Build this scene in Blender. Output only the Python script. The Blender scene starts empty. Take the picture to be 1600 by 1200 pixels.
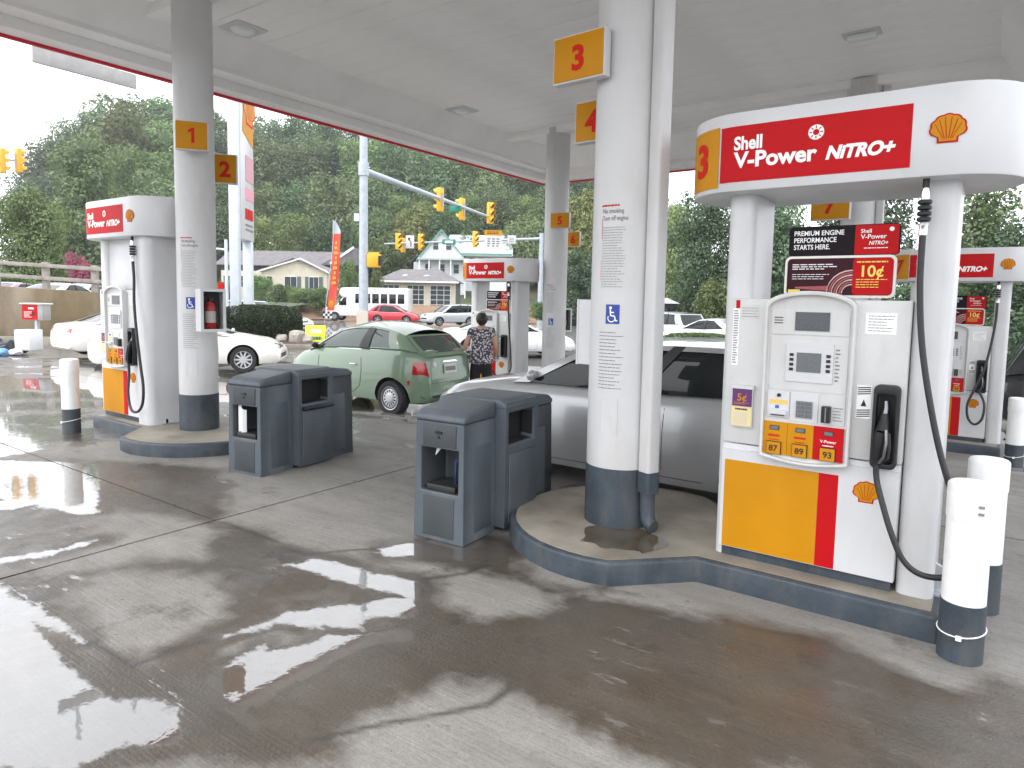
import bpy, bmesh, math, random
import numpy as np
from mathutils import Vector, Matrix, noise
from mathutils.bvhtree import BVHTree
R_ = math.radians
rnd = random.Random(7)
scene = bpy.context.scene
COL = scene.collection

# ------------------------------------------------------------------ camera
CR = np.array([[0.8156947145, 0.5781871578, 0.0184862993],
               [0.0624697174, -0.0562713538, -0.9964592662],
               [-0.5750997019, 0.8139613905, -0.0820194343]])   # rows: right, down, forward
FPX, CY, HCAM = 1055.47, -45.0, 1.78
cam_d = bpy.data.cameras.new('camera'); cam = bpy.data.objects.new('camera', cam_d); COL.objects.link(cam)
m3 = Matrix(((CR[0][0], -CR[1][0], -CR[2][0]), (CR[0][1], -CR[1][1], -CR[2][1]), (CR[0][2], -CR[1][2], -CR[2][2])))
cam.matrix_world = Matrix.Translation((0, 0, HCAM)) @ m3.to_4x4()
cam_d.sensor_width = 36; cam_d.lens = FPX / 1600 * 36; cam_d.shift_y = CY / 1600
cam_d.clip_start = 0.05; cam_d.clip_end = 2000
scene.camera = cam

# ------------------------------------------------------------------ world, sun, exposure
SUN_EL, SUN_AZ = 55, 200          # sun behind thin cloud
w = bpy.data.worlds.new('World'); scene.world = w; w.use_nodes = True
nt = w.node_tree; nt.nodes.clear()
out = nt.nodes.new('ShaderNodeOutputWorld'); bg = nt.nodes.new('ShaderNodeBackground')
sky = nt.nodes.new('ShaderNodeTexSky'); sky.sky_type = 'NISHITA'; sky.sun_disc = False
sky.sun_elevation = R_(SUN_EL); sky.sun_rotation = R_(SUN_AZ); sky.dust_density = 4; sky.air_density = 1
hs = nt.nodes.new('ShaderNodeHueSaturation'); hs.inputs['Saturation'].default_value = 0.12
mx = nt.nodes.new('ShaderNodeMix'); mx.data_type = 'RGBA'; mx.inputs[0].default_value = 0.72
mx.inputs[7].default_value = (15.5, 16.0, 16.8, 1)      # even cloud cover
nt.links.new(sky.outputs[0], hs.inputs['Color']); nt.links.new(hs.outputs[0], mx.inputs[6])
nt.links.new(mx.outputs[2], bg.inputs[0]); bg.inputs[1].default_value = 0.15
nt.links.new(bg.outputs[0], out.inputs[0])
sd = bpy.data.lights.new('sun', 'SUN'); sd.energy = 1.5; sd.angle = R_(22); sd.color = (1, 0.97, 0.92)
sun = bpy.data.objects.new('sun', sd); COL.objects.link(sun)
az = R_(SUN_AZ)
sun_dir = Vector((math.sin(az) * math.cos(R_(SUN_EL)), math.cos(az) * math.cos(R_(SUN_EL)), math.sin(R_(SUN_EL))))
sun.rotation_euler = sun_dir.to_track_quat('Z', 'Y').to_euler()
vs = scene.view_settings; vs.view_transform = 'Standard'; vs.look = 'None'; vs.exposure = 0.47; vs.gamma = 1
cy_ = scene.cycles; cy_.max_bounces = 7; cy_.diffuse_bounces = 4; cy_.glossy_bounces = 4; cy_.transmission_bounces = 4
cy_.use_denoising = True; cy_.sample_clamp_indirect = 8; cy_.caustics_reflective = True; cy_.caustics_refractive = False

# ------------------------------------------------------------------ photo pixel -> place
def ray(x, y): return CR.T @ np.array([(x - 800) / FPX, (y - 600 - CY) / FPX, 1.0])
def at(x, y, d):                       # point on a pixel's ray at a chosen depth
    p = ray(x, y) * d; return Vector((p[0], p[1], p[2] + HCAM))
def hz(x): return 467.9 + .0185 * (x - 800)
def sst(t): t = max(0., min(1., t)); return t * t * (3 - 2 * t)
def gz(x, y): return -0.30 * sst((y - 4.8) / 7.5)
def gpx(x, y):                         # ground point under a pixel
    d = ray(x, y); z = 0.
    for _ in range(6):
        s = (z - HCAM) / d[2]; z = gz(s * d[0], s * d[1])
    return Vector((s * d[0], s * d[1], z))
def onground(px, d, dz=0):
    p = at(px, 500, d); return Vector((p.x, p.y, gz(p.x, p.y) + dz))

# ------------------------------------------------------------------ materials
MATS = {}
def mat(name, col, rough=0.5, metal=0.0, spec=0.5, var=0.0, vscale=6.0, bump=0.0, bscale=60.0, coat=0.0, emit=None, emit_s=0, dirt=None, dscale=3.0, damt=.5, ior=None, trans=0.0, alpha=1.0):
    if name in MATS: return MATS[name]
    m = bpy.data.materials.new(name); m.use_nodes = True; MATS[name] = m
    n = m.node_tree; b = n.nodes['Principled BSDF']
    b.inputs['Roughness'].default_value = rough; b.inputs['Metallic'].default_value = metal
    b.inputs['Specular IOR Level'].default_value = spec; b.inputs['Coat Weight'].default_value = coat
    b.inputs['Coat Roughness'].default_value = .04
    if ior: b.inputs['IOR'].default_value = ior
    b.inputs['Transmission Weight'].default_value = trans; b.inputs['Alpha'].default_value = alpha
    c4 = (*col, 1); b.inputs['Base Color'].default_value = c4
    tc = n.nodes.new('ShaderNodeTexCoord')
    last = None
    if var > 0:
        nz = n.nodes.new('ShaderNodeTexNoise'); nz.inputs['Scale'].default_value = vscale; nz.inputs['Detail'].default_value = 6
        n.links.new(tc.outputs['Object'], nz.inputs['Vector'])
        mp = n.nodes.new('ShaderNodeMapRange'); mp.inputs[1].default_value = .3; mp.inputs[2].default_value = .7
        mp.inputs[3].default_value = 1 - var; mp.inputs[4].default_value = 1 + var
        n.links.new(nz.outputs[0], mp.inputs[0])
        mm = n.nodes.new('ShaderNodeMix'); mm.data_type = 'RGBA'; mm.blend_type = 'MULTIPLY'; mm.inputs[0].default_value = 1
        mm.inputs[6].default_value = c4; n.links.new(mp.outputs[0], mm.inputs[7])
        n.links.new(mm.outputs[2], b.inputs['Base Color']); last = mm.outputs[2]
        mr = n.nodes.new('ShaderNodeMapRange'); mr.inputs[3].default_value = max(0.02, rough - .12 * min(1, var * 6)); mr.inputs[4].default_value = min(1, rough + .12 * min(1, var * 6))
        n.links.new(nz.outputs[0], mr.inputs[0]); n.links.new(mr.outputs[0], b.inputs['Roughness'])
    if dirt:
        nz2 = n.nodes.new('ShaderNodeTexNoise'); nz2.inputs['Scale'].default_value = dscale; nz2.inputs['Detail'].default_value = 8; nz2.inputs['Roughness'].default_value = .65
        mpg = n.nodes.new('ShaderNodeMapping'); mpg.inputs['Scale'].default_value = (1, 1, .35)
        n.links.new(tc.outputs['Object'], mpg.inputs[0]); n.links.new(mpg.outputs[0], nz2.inputs['Vector'])
        rp = n.nodes.new('ShaderNodeMapRange'); rp.inputs[1].default_value = .48; rp.inputs[2].default_value = .75; rp.inputs[4].default_value = damt
        n.links.new(nz2.outputs[0], rp.inputs[0])
        md = n.nodes.new('ShaderNodeMix'); md.data_type = 'RGBA'; n.links.new(rp.outputs[0], md.inputs[0])
        if last: n.links.new(last, md.inputs[6])
        else: md.inputs[6].default_value = c4
        md.inputs[7].default_value = (*dirt, 1); n.links.new(md.outputs[2], b.inputs['Base Color'])
    if bump > 0:
        nb = n.nodes.new('ShaderNodeTexNoise'); nb.inputs['Scale'].default_value = bscale; nb.inputs['Detail'].default_value = 4
        n.links.new(tc.outputs['Object'], nb.inputs['Vector'])
        bp = n.nodes.new('ShaderNodeBump'); bp.inputs['Strength'].default_value = bump; bp.inputs['Distance'].default_value = .01
        n.links.new(nb.outputs[0], bp.inputs['Height']); n.links.new(bp.outputs[0], b.inputs['Normal'])
    if emit:
        b.inputs['Emission Color'].default_value = (*emit, 1); b.inputs['Emission Strength'].default_value = emit_s
    return m
WHITE = mat('white_paint', (.59, .59, .60), .35, var=.04, vscale=2, dirt=(.36, .33, .28), dscale=3.0, damt=.26)
WHITE2 = mat('white_column_paint', (.58, .575, .575), .45, var=.03, vscale=3, bump=.06, bscale=25, dirt=(.36, .32, .26), dscale=2.6, damt=.38)
DECK = mat('white_deck_metal', (.88, .87, .86), .5, var=.04, vscale=.8, dirt=(.62, .60, .56), dscale=.7, damt=.35)
PANELW = mat('white_plastic', (.58, .575, .565), .4, var=.02, vscale=8, dirt=(.36, .33, .29), dscale=7, damt=.3)
GREYP = mat('blue_grey_paint', (.044, .057, .072), .45, spec=.35, var=.25, vscale=5, bump=.3, bscale=40, dirt=(.11, .105, .097), dscale=7, damt=.7)
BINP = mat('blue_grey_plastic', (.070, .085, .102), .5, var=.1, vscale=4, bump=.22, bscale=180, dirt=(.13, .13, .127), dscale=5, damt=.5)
BIND = mat('dark_plastic_and_recess_shade', (.045, .052, .058), .6, var=.1, vscale=8, bump=.1, bscale=90)
YEL = mat('pump_yellow', (.53, .225, .002), .5, spec=.2, var=.04, vscale=6, dirt=(.55, .28, .02), dscale=7, damt=.15)
RED = mat('pump_red', (.47, .004, .007), .5, spec=.15, var=.03, vscale=6)
REDT = mat('sign_red_ink', (.56, .018, .010), .6, spec=.12)
WINK = mat('white_ink', (.86, .86, .85), .5)
BLACK = mat('black_rubber', (.018, .018, .02), .45, var=.1, vscale=20)
BLKP = mat('black_plastic', (.018, .018, .02), .4, spec=.3, var=.1, vscale=15)
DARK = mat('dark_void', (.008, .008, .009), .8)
STEEL = mat('galvanised_steel', (.52, .54, .56), .42, metal=.7, var=.1, vscale=4)
CHROME = mat('chrome', (.75, .75, .76), .12, metal=1)
DCHROME = mat('worn_metal', (.22, .22, .23), .3, metal=.9)
INK = mat('grey_ink', (.20, .20, .21), .6)
BLUE = mat('access_blue', (.02, .05, .30), .45)
LCD = mat('grey_display', (.13, .14, .15), .2, var=.1, vscale=60)
LCD2 = mat('dark_display', (.07, .075, .085), .18, var=.2, vscale=90)
PURP = mat('purple_print', (.10, .02, .13), .5)
CREAMP = mat('cream_print', (.75, .62, .28), .5)
MAROON = mat('maroon_print', (.045, .008, .015), .5, spec=.15, var=.5, vscale=5)
LENS = mat('lamp_lens', (.75, .78, .80), .15, var=.05, vscale=20)

# ------------------------------------------------------------------ mesh helpers
class MB:
    def __init__(s): s.v = []; s.f = []; s.m = []
    def add(s, vs, fs, mi=0):
        o = len(s.v); s.v += [tuple(p) for p in vs]; s.f += [tuple(i + o for i in f) for f in fs]; s.m += [mi] * len(fs); return s
    def box(s, x0, x1, y0, y1, z0, z1, mi=0):
        return s.add([(x0, y0, z0), (x1, y0, z0), (x1, y1, z0), (x0, y1, z0), (x0, y0, z1), (x1, y0, z1), (x1, y1, z1), (x0, y1, z1)],
                     [(0, 3, 2, 1), (4, 5, 6, 7), (0, 1, 5, 4), (1, 2, 6, 5), (2, 3, 7, 6), (3, 0, 4, 7)], mi)
    def prism(s, poly, z0, z1, axis='z', mi=0):       # poly of 2D points, ccw
        n = len(poly)
        def P(a, b, c): return (a, b, c) if axis == 'z' else ((a, c, b) if axis == 'y' else (c, a, b))
        vs = [P(a, b, z0) for a, b in poly] + [P(a, b, z1) for a, b in poly]
        fs = [tuple(range(n - 1, -1, -1)), tuple(range(n, 2 * n))] + [(i, (i + 1) % n, n + (i + 1) % n, n + i) for i in range(n)]
        if axis == 'y': fs = [f[::-1] for f in fs]
        return s.add(vs, fs, mi)
    def lathe(s, prof, n=24, c=(0, 0, 0), axis='z', mi=0, cap=True):
        vs = []; fs = []
        for r, h in prof:
            for k in range(n):
                a = 2 * math.pi * k / n; x, y = r * math.cos(a), r * math.sin(a)
                p = (x, y, h) if axis == 'z' else ((x, h, -y) if axis == 'y' else (h, x, y))
                vs.append((p[0] + c[0], p[1] + c[1], p[2] + c[2]))
        for i in range(len(prof) - 1):
            for k in range(n):
                fs.append((i * n + k, i * n + (k + 1) % n, (i + 1) * n + (k + 1) % n, (i + 1) * n + k))
        if cap:
            fs.append(tuple(range(n - 1, -1, -1))); fs.append(tuple((len(prof) - 1) * n + k for k in range(n)))
        return s.add(vs, fs, mi)
    def tube(s, pts, r, n=10, mi=0, cap=True):
        pts = [Vector(p) for p in pts]; N = len(pts); rs = r if isinstance(r, (list, tuple)) else [r] * N
        up = Vector((0, 0, 1)); vs = []; fs = []
        t0 = (pts[1] - pts[0]).normalized()
        u = t0.cross(up); u = u.normalized() if u.length > 1e-4 else Vector((1, 0, 0))
        for i, p in enumerate(pts):
            t = (pts[min(i + 1, N - 1)] - pts[max(i - 1, 0)])
            t = t.normalized() if t.length > 1e-9 else t0
            u = (u - t * u.dot(t)); u = u.normalized() if u.length > 1e-6 else t.orthogonal().normalized()
            v = t.cross(u)
            for k in range(n):
                a = 2 * math.pi * k / n; vs.append(p + (u * math.cos(a) + v * math.sin(a)) * rs[i])
        for i in range(N - 1):
            for k in range(n): fs.append((i * n + k, i * n + (k + 1) % n, (i + 1) * n + (k + 1) % n, (i + 1) * n + k))
        if cap: fs.append(tuple(range(n - 1, -1, -1))); fs.append(tuple((N - 1) * n + k for k in range(n)))
        return s.add(vs, fs, mi)
    def grid(s, fn, nu, nv, mi=0, flip=False):
        vs = [fn(i / nu, j / nv) for i in range(nu + 1) for j in range(nv + 1)]; fs = []
        for i in range(nu):
            for j in range(nv):
                a = i * (nv + 1) + j; q = (a, a + nv + 1, a + nv + 2, a + 1); fs.append(q[::-1] if flip else q)
        return s.add(vs, fs, mi)
    def ball(s, c, rx, ry, rz, n=14, m=8, mi=0):
        vs = []; fs = []
        for i in range(m + 1):
            t = math.pi * i / m
            for k in range(n):
                a = 2 * math.pi * k / n
                vs.append((c[0] + rx * math.sin(t) * math.cos(a), c[1] + ry * math.sin(t) * math.sin(a), c[2] - rz * math.cos(t)))
        for i in range(m):
            for k in range(n): fs.append((i * n + k, i * n + (k + 1) % n, (i + 1) * n + (k + 1) % n, (i + 1) * n + k))
        return s.add(vs, fs, mi)
    def map(s, fn): s.v = [tuple(fn(*p)) for p in s.v]; return s
    def mesh(s, name, mats, bevel=0, seg=2, smooth=35, weld=False, ang=40):
        me = bpy.data.meshes.new(name); me.from_pydata(s.v, [], s.f)
        mats = mats if isinstance(mats, (list, tuple)) else [mats]
        for k in mats: me.materials.append(k)
        me.polygons.foreach_set('material_index', s.m)
        if bevel or weld:
            bm = bmesh.new(); bm.from_mesh(me)
            bmesh.ops.remove_doubles(bm, verts=bm.verts, dist=1e-5)
            if weld: bmesh.ops.recalc_face_normals(bm, faces=bm.faces)
            if bevel:
                bm.normal_update()
                es = [e for e in bm.edges if len(e.link_faces) == 2 and e.calc_face_angle(0) > R_(ang)]
                bmesh.ops.bevel(bm, geom=es, offset=bevel, segments=seg, profile=.5, affect='EDGES', clamp_overlap=True)
            bm.to_mesh(me); bm.free()
        if smooth is not None:
            me.polygons.foreach_set('use_smooth', [True] * len(me.polygons)); me.set_sharp_from_angle(angle=R_(smooth))
        me.update(); return me
    def build(s, name, mats, parent=None, **kw): return obj(name, s.mesh(name, mats, **kw), parent)
def obj(name, me, parent=None, loc=None, rz=0):
    o = bpy.data.objects.new(name, me); COL.objects.link(o)
    if parent is not None: o.parent = parent
    if loc is not None: o.location = loc
    if rz: o.rotation_euler = (0, 0, rz)
    return o
def tag(o, label=None, cat=None, group=None, kind=None):
    if label: o['label'] = label
    if cat: o['category'] = cat
    if group: o['group'] = group
    if kind: o['kind'] = kind
    return o
def thing(name, label, cat, loc=(0, 0, 0), rz=0, group=None, sc=1):
    o = bpy.data.objects.new(name, None); COL.objects.link(o); o.location = loc; o.rotation_euler = (0, 0, rz)
    o.empty_display_size = .2
    if sc != 1: o.scale = (sc, sc, sc)
    return tag(o, label, cat, group)
def copy_tree(o, parent=None):
    c = o.copy(); COL.objects.link(c); c.parent = parent
    for ch in o.children: copy_tree(ch, c)
    return c
def kids(o): return list(o.children)
_fc = {}
def text_geo(s, size=1.0, bold=0.0, shear=0.0, spacing=1.0):
    key = (s, bold, shear, spacing)
    if key not in _fc:
        cu = bpy.data.curves.new('lettering', 'FONT'); cu.body = s; cu.size = 1; cu.offset = bold; cu.shear = shear; cu.space_character = spacing
        cu.resolution_u = 4; cu.fill_mode = 'FRONT'
        o = bpy.data.objects.new('lettering', cu); me = bpy.data.meshes.new_from_object(o)
        vs = [tuple(v.co) for v in me.vertices]; fs = [tuple(p.vertices) for p in me.polygons]
        bpy.data.objects.remove(o); bpy.data.curves.remove(cu); bpy.data.meshes.remove(me)
        _fc[key] = (vs, fs)
    vs, fs = _fc[key]; return [(x * size, y * size) for x, y, z in vs], fs
def put_text(mb, s, x, z, y, h=None, width=None, bold=.012, shear=0, spacing=1, align='l', mi=0, back=False):
    """letters on a plane facing -y: x,z = lower left corner, h = cap height, width = fit to width"""
    vs, fs = text_geo(s, 1, bold, shear, spacing)
    x0 = min(p[0] for p in vs); x1 = max(p[0] for p in vs); y0 = 0.0; y1 = max(p[1] for p in vs)
    sy = h / (y1 - y0); sx = sy if width is None else width / (x1 - x0)
    ox = {'l': 0, 'c': -(x1 - x0) * sx / 2, 'r': -(x1 - x0) * sx}[align]
    pts = [((p[0] - x0) * sx + ox + x, y, p[1] * sy + z) for p in vs]
    return mb.add(pts, fs, mi)
def rect_path(x0, x1, z0, z1, r, n=5):
    p = []
    for cx, cz, a0 in ((x1 - r, z0 + r, -90), (x1 - r, z1 - r, 0), (x0 + r, z1 - r, 90), (x0 + r, z0 + r, 180)):
        for k in range(n + 1): a = R_(a0 + 90 * k / n); p.append((cx + r * math.cos(a), cz + r * math.sin(a)))
    return p
def pecten(mb, x, z, y, size, mr=0, my=1, face=None):
    """scallop emblem on a plane facing -y, red outline and yellow ribs"""
    def outline(s, inset):
        p = []; K = 7
        a0, a1 = -24, 204
        for i in range(K * 6 + 1):
            a = a0 + (a1 - a0) * i / (K * 6); r = .5 + .035 * abs(math.sin(math.pi * (i / 6))) - inset
            p.append((r * math.cos(R_(a)), .02 + r * .92 * math.sin(R_(a))))
        p += [(-.30 + inset, -.24), (-.29 + inset, -.43 + inset), (.29 - inset, -.43 + inset), (.30 - inset, -.24)]
        return [(u * s, v * s) for u, v in p]
    def fan(poly, yy, mi):
        vs = [(x, yy, z - .1 * size)] + [(x + u, yy, z + v) for u, v in poly]
        mb.add(vs, [(0, i + 1, (i + 1) % len(poly) + 1) for i in range(len(poly))], mi)
    fan(outline(size, 0), y, mr); fan(outline(size, .055), y - .0015, my)
    for k in range(6):
        a = R_(26 + 128 * k / 5); bx = .13 * math.cos(R_(26 + 128 * k / 5)) ; d = (math.cos(a), math.sin(a)); nrm = (-d[1], d[0]); wd = .011
        s0 = (bx, -.30); e0 = (d[0] * .40, .02 + d[1] * .37)
        q = [(s0[0] - nrm[0] * wd, s0[1] - nrm[1] * wd), (e0[0] - nrm[0] * wd, e0[1] - nrm[1] * wd), (e0[0] + nrm[0] * wd, e0[1] + nrm[1] * wd), (s0[0] + nrm[0] * wd, s0[1] + nrm[1] * wd)]
        mb.add([(x + u * size, y - .003, z + v * size) for u, v in q], [(0, 1, 2, 3)], mr)
    return mb
def plate(mb, x0, x1, z0, z1, y, mi=0, t=.004): return mb.box(x0, x1, y - t, y, z0, z1, mi)
def lines(mb, x0, x1, z0, z1, n, y, mi=0, th=.35, seed=1):
    """rows of tiny print too small to read"""
    r = random.Random(seed)
    for k in range(n):
        z = z1 - (z1 - z0) * (k + .5) / n; hh = (z1 - z0) / n * th / 2; xe = x1 - (x1 - x0) * r.choice((0, .05, .12, .3))
        x = x0
        while x < xe - .002:
            wl = min(xe - x, (x1 - x0) * r.uniform(.06, .18)); mb.add([(x, y, z - hh), (x + wl, y, z - hh), (x + wl, y, z + hh), (x, y, z + hh)], [(0, 1, 2, 3)], mi); x += wl + (x1 - x0) * .025
    return mb
# ================================================================== ground
def np_noise(x, y, sc, seed=0, oct=4):
    rs = np.random.RandomState(seed); out_ = np.zeros_like(x); a = 1.; tot = 0
    for o in range(oct):
        L = rs.rand(256, 256); u = x * sc + 37.3 * (o + 1); v = y * sc + 91.7 * (o + 1)
        i = np.floor(u).astype(int); j = np.floor(v).astype(int); fu = u - i; fv = v - j
        fu = fu * fu * (3 - 2 * fu); fv = fv * fv * (3 - 2 * fv); g = lambda p, q: L[p % 256, q % 256]
        out_ += a * ((g(i, j) * (1 - fu) + g(i + 1, j) * fu) * (1 - fv) + (g(i, j + 1) * (1 - fu) + g(i + 1, j + 1) * fu) * fv)
        tot += a; a *= .5; sc *= 2.1
    return out_ / tot
def poly_sd(px, py, poly):
    d = np.full(px.shape, 1e9); ins = np.zeros(px.shape, bool); n = len(poly)
    for i in range(n):
        ax, ay = poly[i]; bx, by = poly[(i + 1) % n]; ex, ey = bx - ax, by - ay; wx, wy = px - ax, py - ay
        t = np.clip((wx * ex + wy * ey) / (ex * ex + ey * ey + 1e-12), 0, 1)
        d = np.minimum(d, np.hypot(wx - ex * t, wy - ey * t))
        c = ((ay <= py) & (by > py)) | ((by <= py) & (ay > py))
        with np.errstate(divide='ignore', invalid='ignore'): xi = ax + (py - ay) / (by - ay + 1e-15) * ex
        ins ^= c & (px < xi)
    return np.where(ins, -d, d)
def line_d(px, py, pts):
    d = np.full(px.shape, 1e9)
    for i in range(len(pts) - 1):
        ax, ay = pts[i]; bx, by = pts[i + 1]; ex, ey = bx - ax, by - ay; wx, wy = px - ax, py - ay
        t = np.clip((wx * ex + wy * ey) / (ex * ex + ey * ey + 1e-12), 0, 1); d = np.minimum(d, np.hypot(wx - ex * t, wy - ey * t))
    return d
def G(l): return [tuple(gpx(a, b)[:2]) for a, b in l]
def ZA(l): return [(a * .4, 740 + b * .4) for a, b in l]
PUD = [ZA([(-200, 400), (0, 430), (60, 480), (130, 585), (240, 720), (330, 800), (370, 850), (500, 880), (640, 900), (700, 960), (690, 1040), (600, 1062), (480, 1050), (420, 1100), (300, 1160), (-200, 1160)]),
       ZA([(0, 440), (110, 500), (250, 580), (335, 655), (300, 660), (150, 590), (0, 500)]),
       ZA([(840, 790), (870, 740), (940, 715), (1040, 655), (1060, 655), (1030, 700), (1150, 680), (1300, 630), (1440, 620), (1620, 610), (1590, 650), (1440, 665), (1280, 745), (1140, 815), (1000, 905), (920, 945), (865, 900), (838, 840)]),
       ZA([(850, 640), (1000, 590), (1130, 540), (1300, 520), (1450, 500), (1620, 480), (1640, 555), (1400, 560), (1440, 620), (1300, 600), (1100, 590), (950, 620)]),
       ZA([(1000, 300), (1150, 315), (1300, 345), (1460, 390), (1640, 415), (1640, 490), (1480, 460), (1250, 400), (1080, 345)]),
       ZA([(-300, -60), (370, -40), (390, 60), (380, 150), (300, 165), (150, 130), (0, 100), (-300, 90)]),
       ZA([(-300, 100), (60, 110), (120, 125), (60, 140), (-300, 150)]),
       ZA([(0, 330), (250, 290), (370, 255), (380, 262), (200, 320), (0, 350)]),
       [(600, 855), (700, 838), (800, 852), (780, 880), (640, 868), (600, 868)],
       [(925, 835), (1030, 832), (1010, 860), (960, 868), (920, 850)]]
WETP = [ZA([(-300, -100), (900, -20), (880, 180), (1600, 420), (1600, 1150), (-300, 1150)]),
        [(640, 940), (760, 960), (860, 950), (885, 915), (955, 918), (1090, 955), (1250, 985), (1400, 1015), (1560, 1060), (1720, 1100), (1720, 1250), (1080, 1210), (1000, 1180), (860, 1110), (800, 1085), (690, 1060), (600, 1110), (560, 1060)],
        [(640, 860), (720, 870), (790, 850), (830, 905), (900, 925), (860, 940), (800, 900), (700, 890)]]
DRY = [ZA([(240, 580), (330, 400), (520, 380), (830, 400), (870, 560), (700, 650), (550, 740), (400, 670)]),
       ZA([(900, 690), (1100, 600), (1250, 590), (1380, 600), (1200, 640), (1050, 680), (940, 720)]),
       ZA([(400, 130), (700, 170), (850, 230), (780, 330), (560, 330), (250, 400), (90, 440), (130, 300), (330, 260)]),
       [(560, 1140), (690, 1062), (800, 1090), (1000, 1190), (1040, 1260), (480, 1260)],
       [(890, 925), (990, 925), (1100, 930), (1260, 975), (1420, 1005), (1560, 1050), (1500, 1080), (1300, 1000), (1180, 965), (1080, 955), (1000, 945)]]
CRACK = [[(212, 1040), (280, 1012), (340, 996), (470, 965)], [(132, 1000), (170, 1018), (212, 1040)], [(345, 815), (420, 842), (475, 866), (560, 858), (640, 858)],
         [(480, 1158), (600, 1130), (690, 1115), (760, 1100), (800, 1075)], [(660, 905), (730, 895), (760, 882)]]
PUDG = [G(p) for p in PUD]; WETG = [G(p) for p in WETP]; DRYG = [G(p) for p in DRY]; CRKG = [G(p) for p in CRACK]
def ground_fields(x, y):
    n1 = np_noise(x, y, 2.2, 1) - .5; n2 = np_noise(x, y, 9, 2) - .5; n3 = np_noise(x * 1.0, y * .8, .55, 5) - .5
    near = (x > -13) & (x < 3) & (y > .3) & (y < 9)
    wet = np.zeros_like(x); pud = np.zeros_like(x); crk = np.zeros_like(x)
    sd = np.full(x.shape, 9.)
    for p in WETG: sd = np.minimum(sd, poly_sd(x, y, p))
    sdry = np.full(x.shape, 9.)
    for p in DRYG: sdry = np.minimum(sdry, poly_sd(x, y, p))
    w_ = np.clip(.5 - np.maximum(sd, -sdry) / .5, 0, 1)
    sp = np.full(x.shape, 9.)
    for p in PUDG: sp = np.minimum(sp, poly_sd(x, y, p))
    p_ = np.clip(.5 - sp / .3, 0, 1)
    halo = np.clip(.5 - (sp - .13) / .4, 0, 1)
    # outside the roof everything is rained on
    outx = np.maximum(np.maximum(-8.6 - x, x - 1.1), np.maximum(y - 13.6, 0.2 - y))
    rain = np.clip(.5 + (outx + n1 * 1.0 + n3 * 1.5) / 1.6, 0, 1)
    rp = np.minimum(rain + .1, np.clip(.5 + (n3 + n1 * .35 + .06) / .25, 0, 1))
    tracks = np.clip((np_noise(x * .25, y, .9, 21) - .55) / .1, 0, 1) * .6     # wheel tracks of carried in water
    far = ((y > 5.2) & ~((x > -3) & (y < 9)))
    wet = np.maximum.reduce([w_, halo, rain, np.where(far, tracks * .6 + .2, .0)])
    pud = np.maximum.reduce([p_, rp, np.where(far, np.clip(.5 + (n3 + n1 * .5 - .15) / .3, 0, 1), 0)])
    for p in CRKG: crk = np.maximum(crk, np.clip(1.2 - line_d(x, y, p) / (.016 + .03 * np.clip(n1 + .2, 0, 1)), 0, 1))
    return wet, pud, crk
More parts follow.
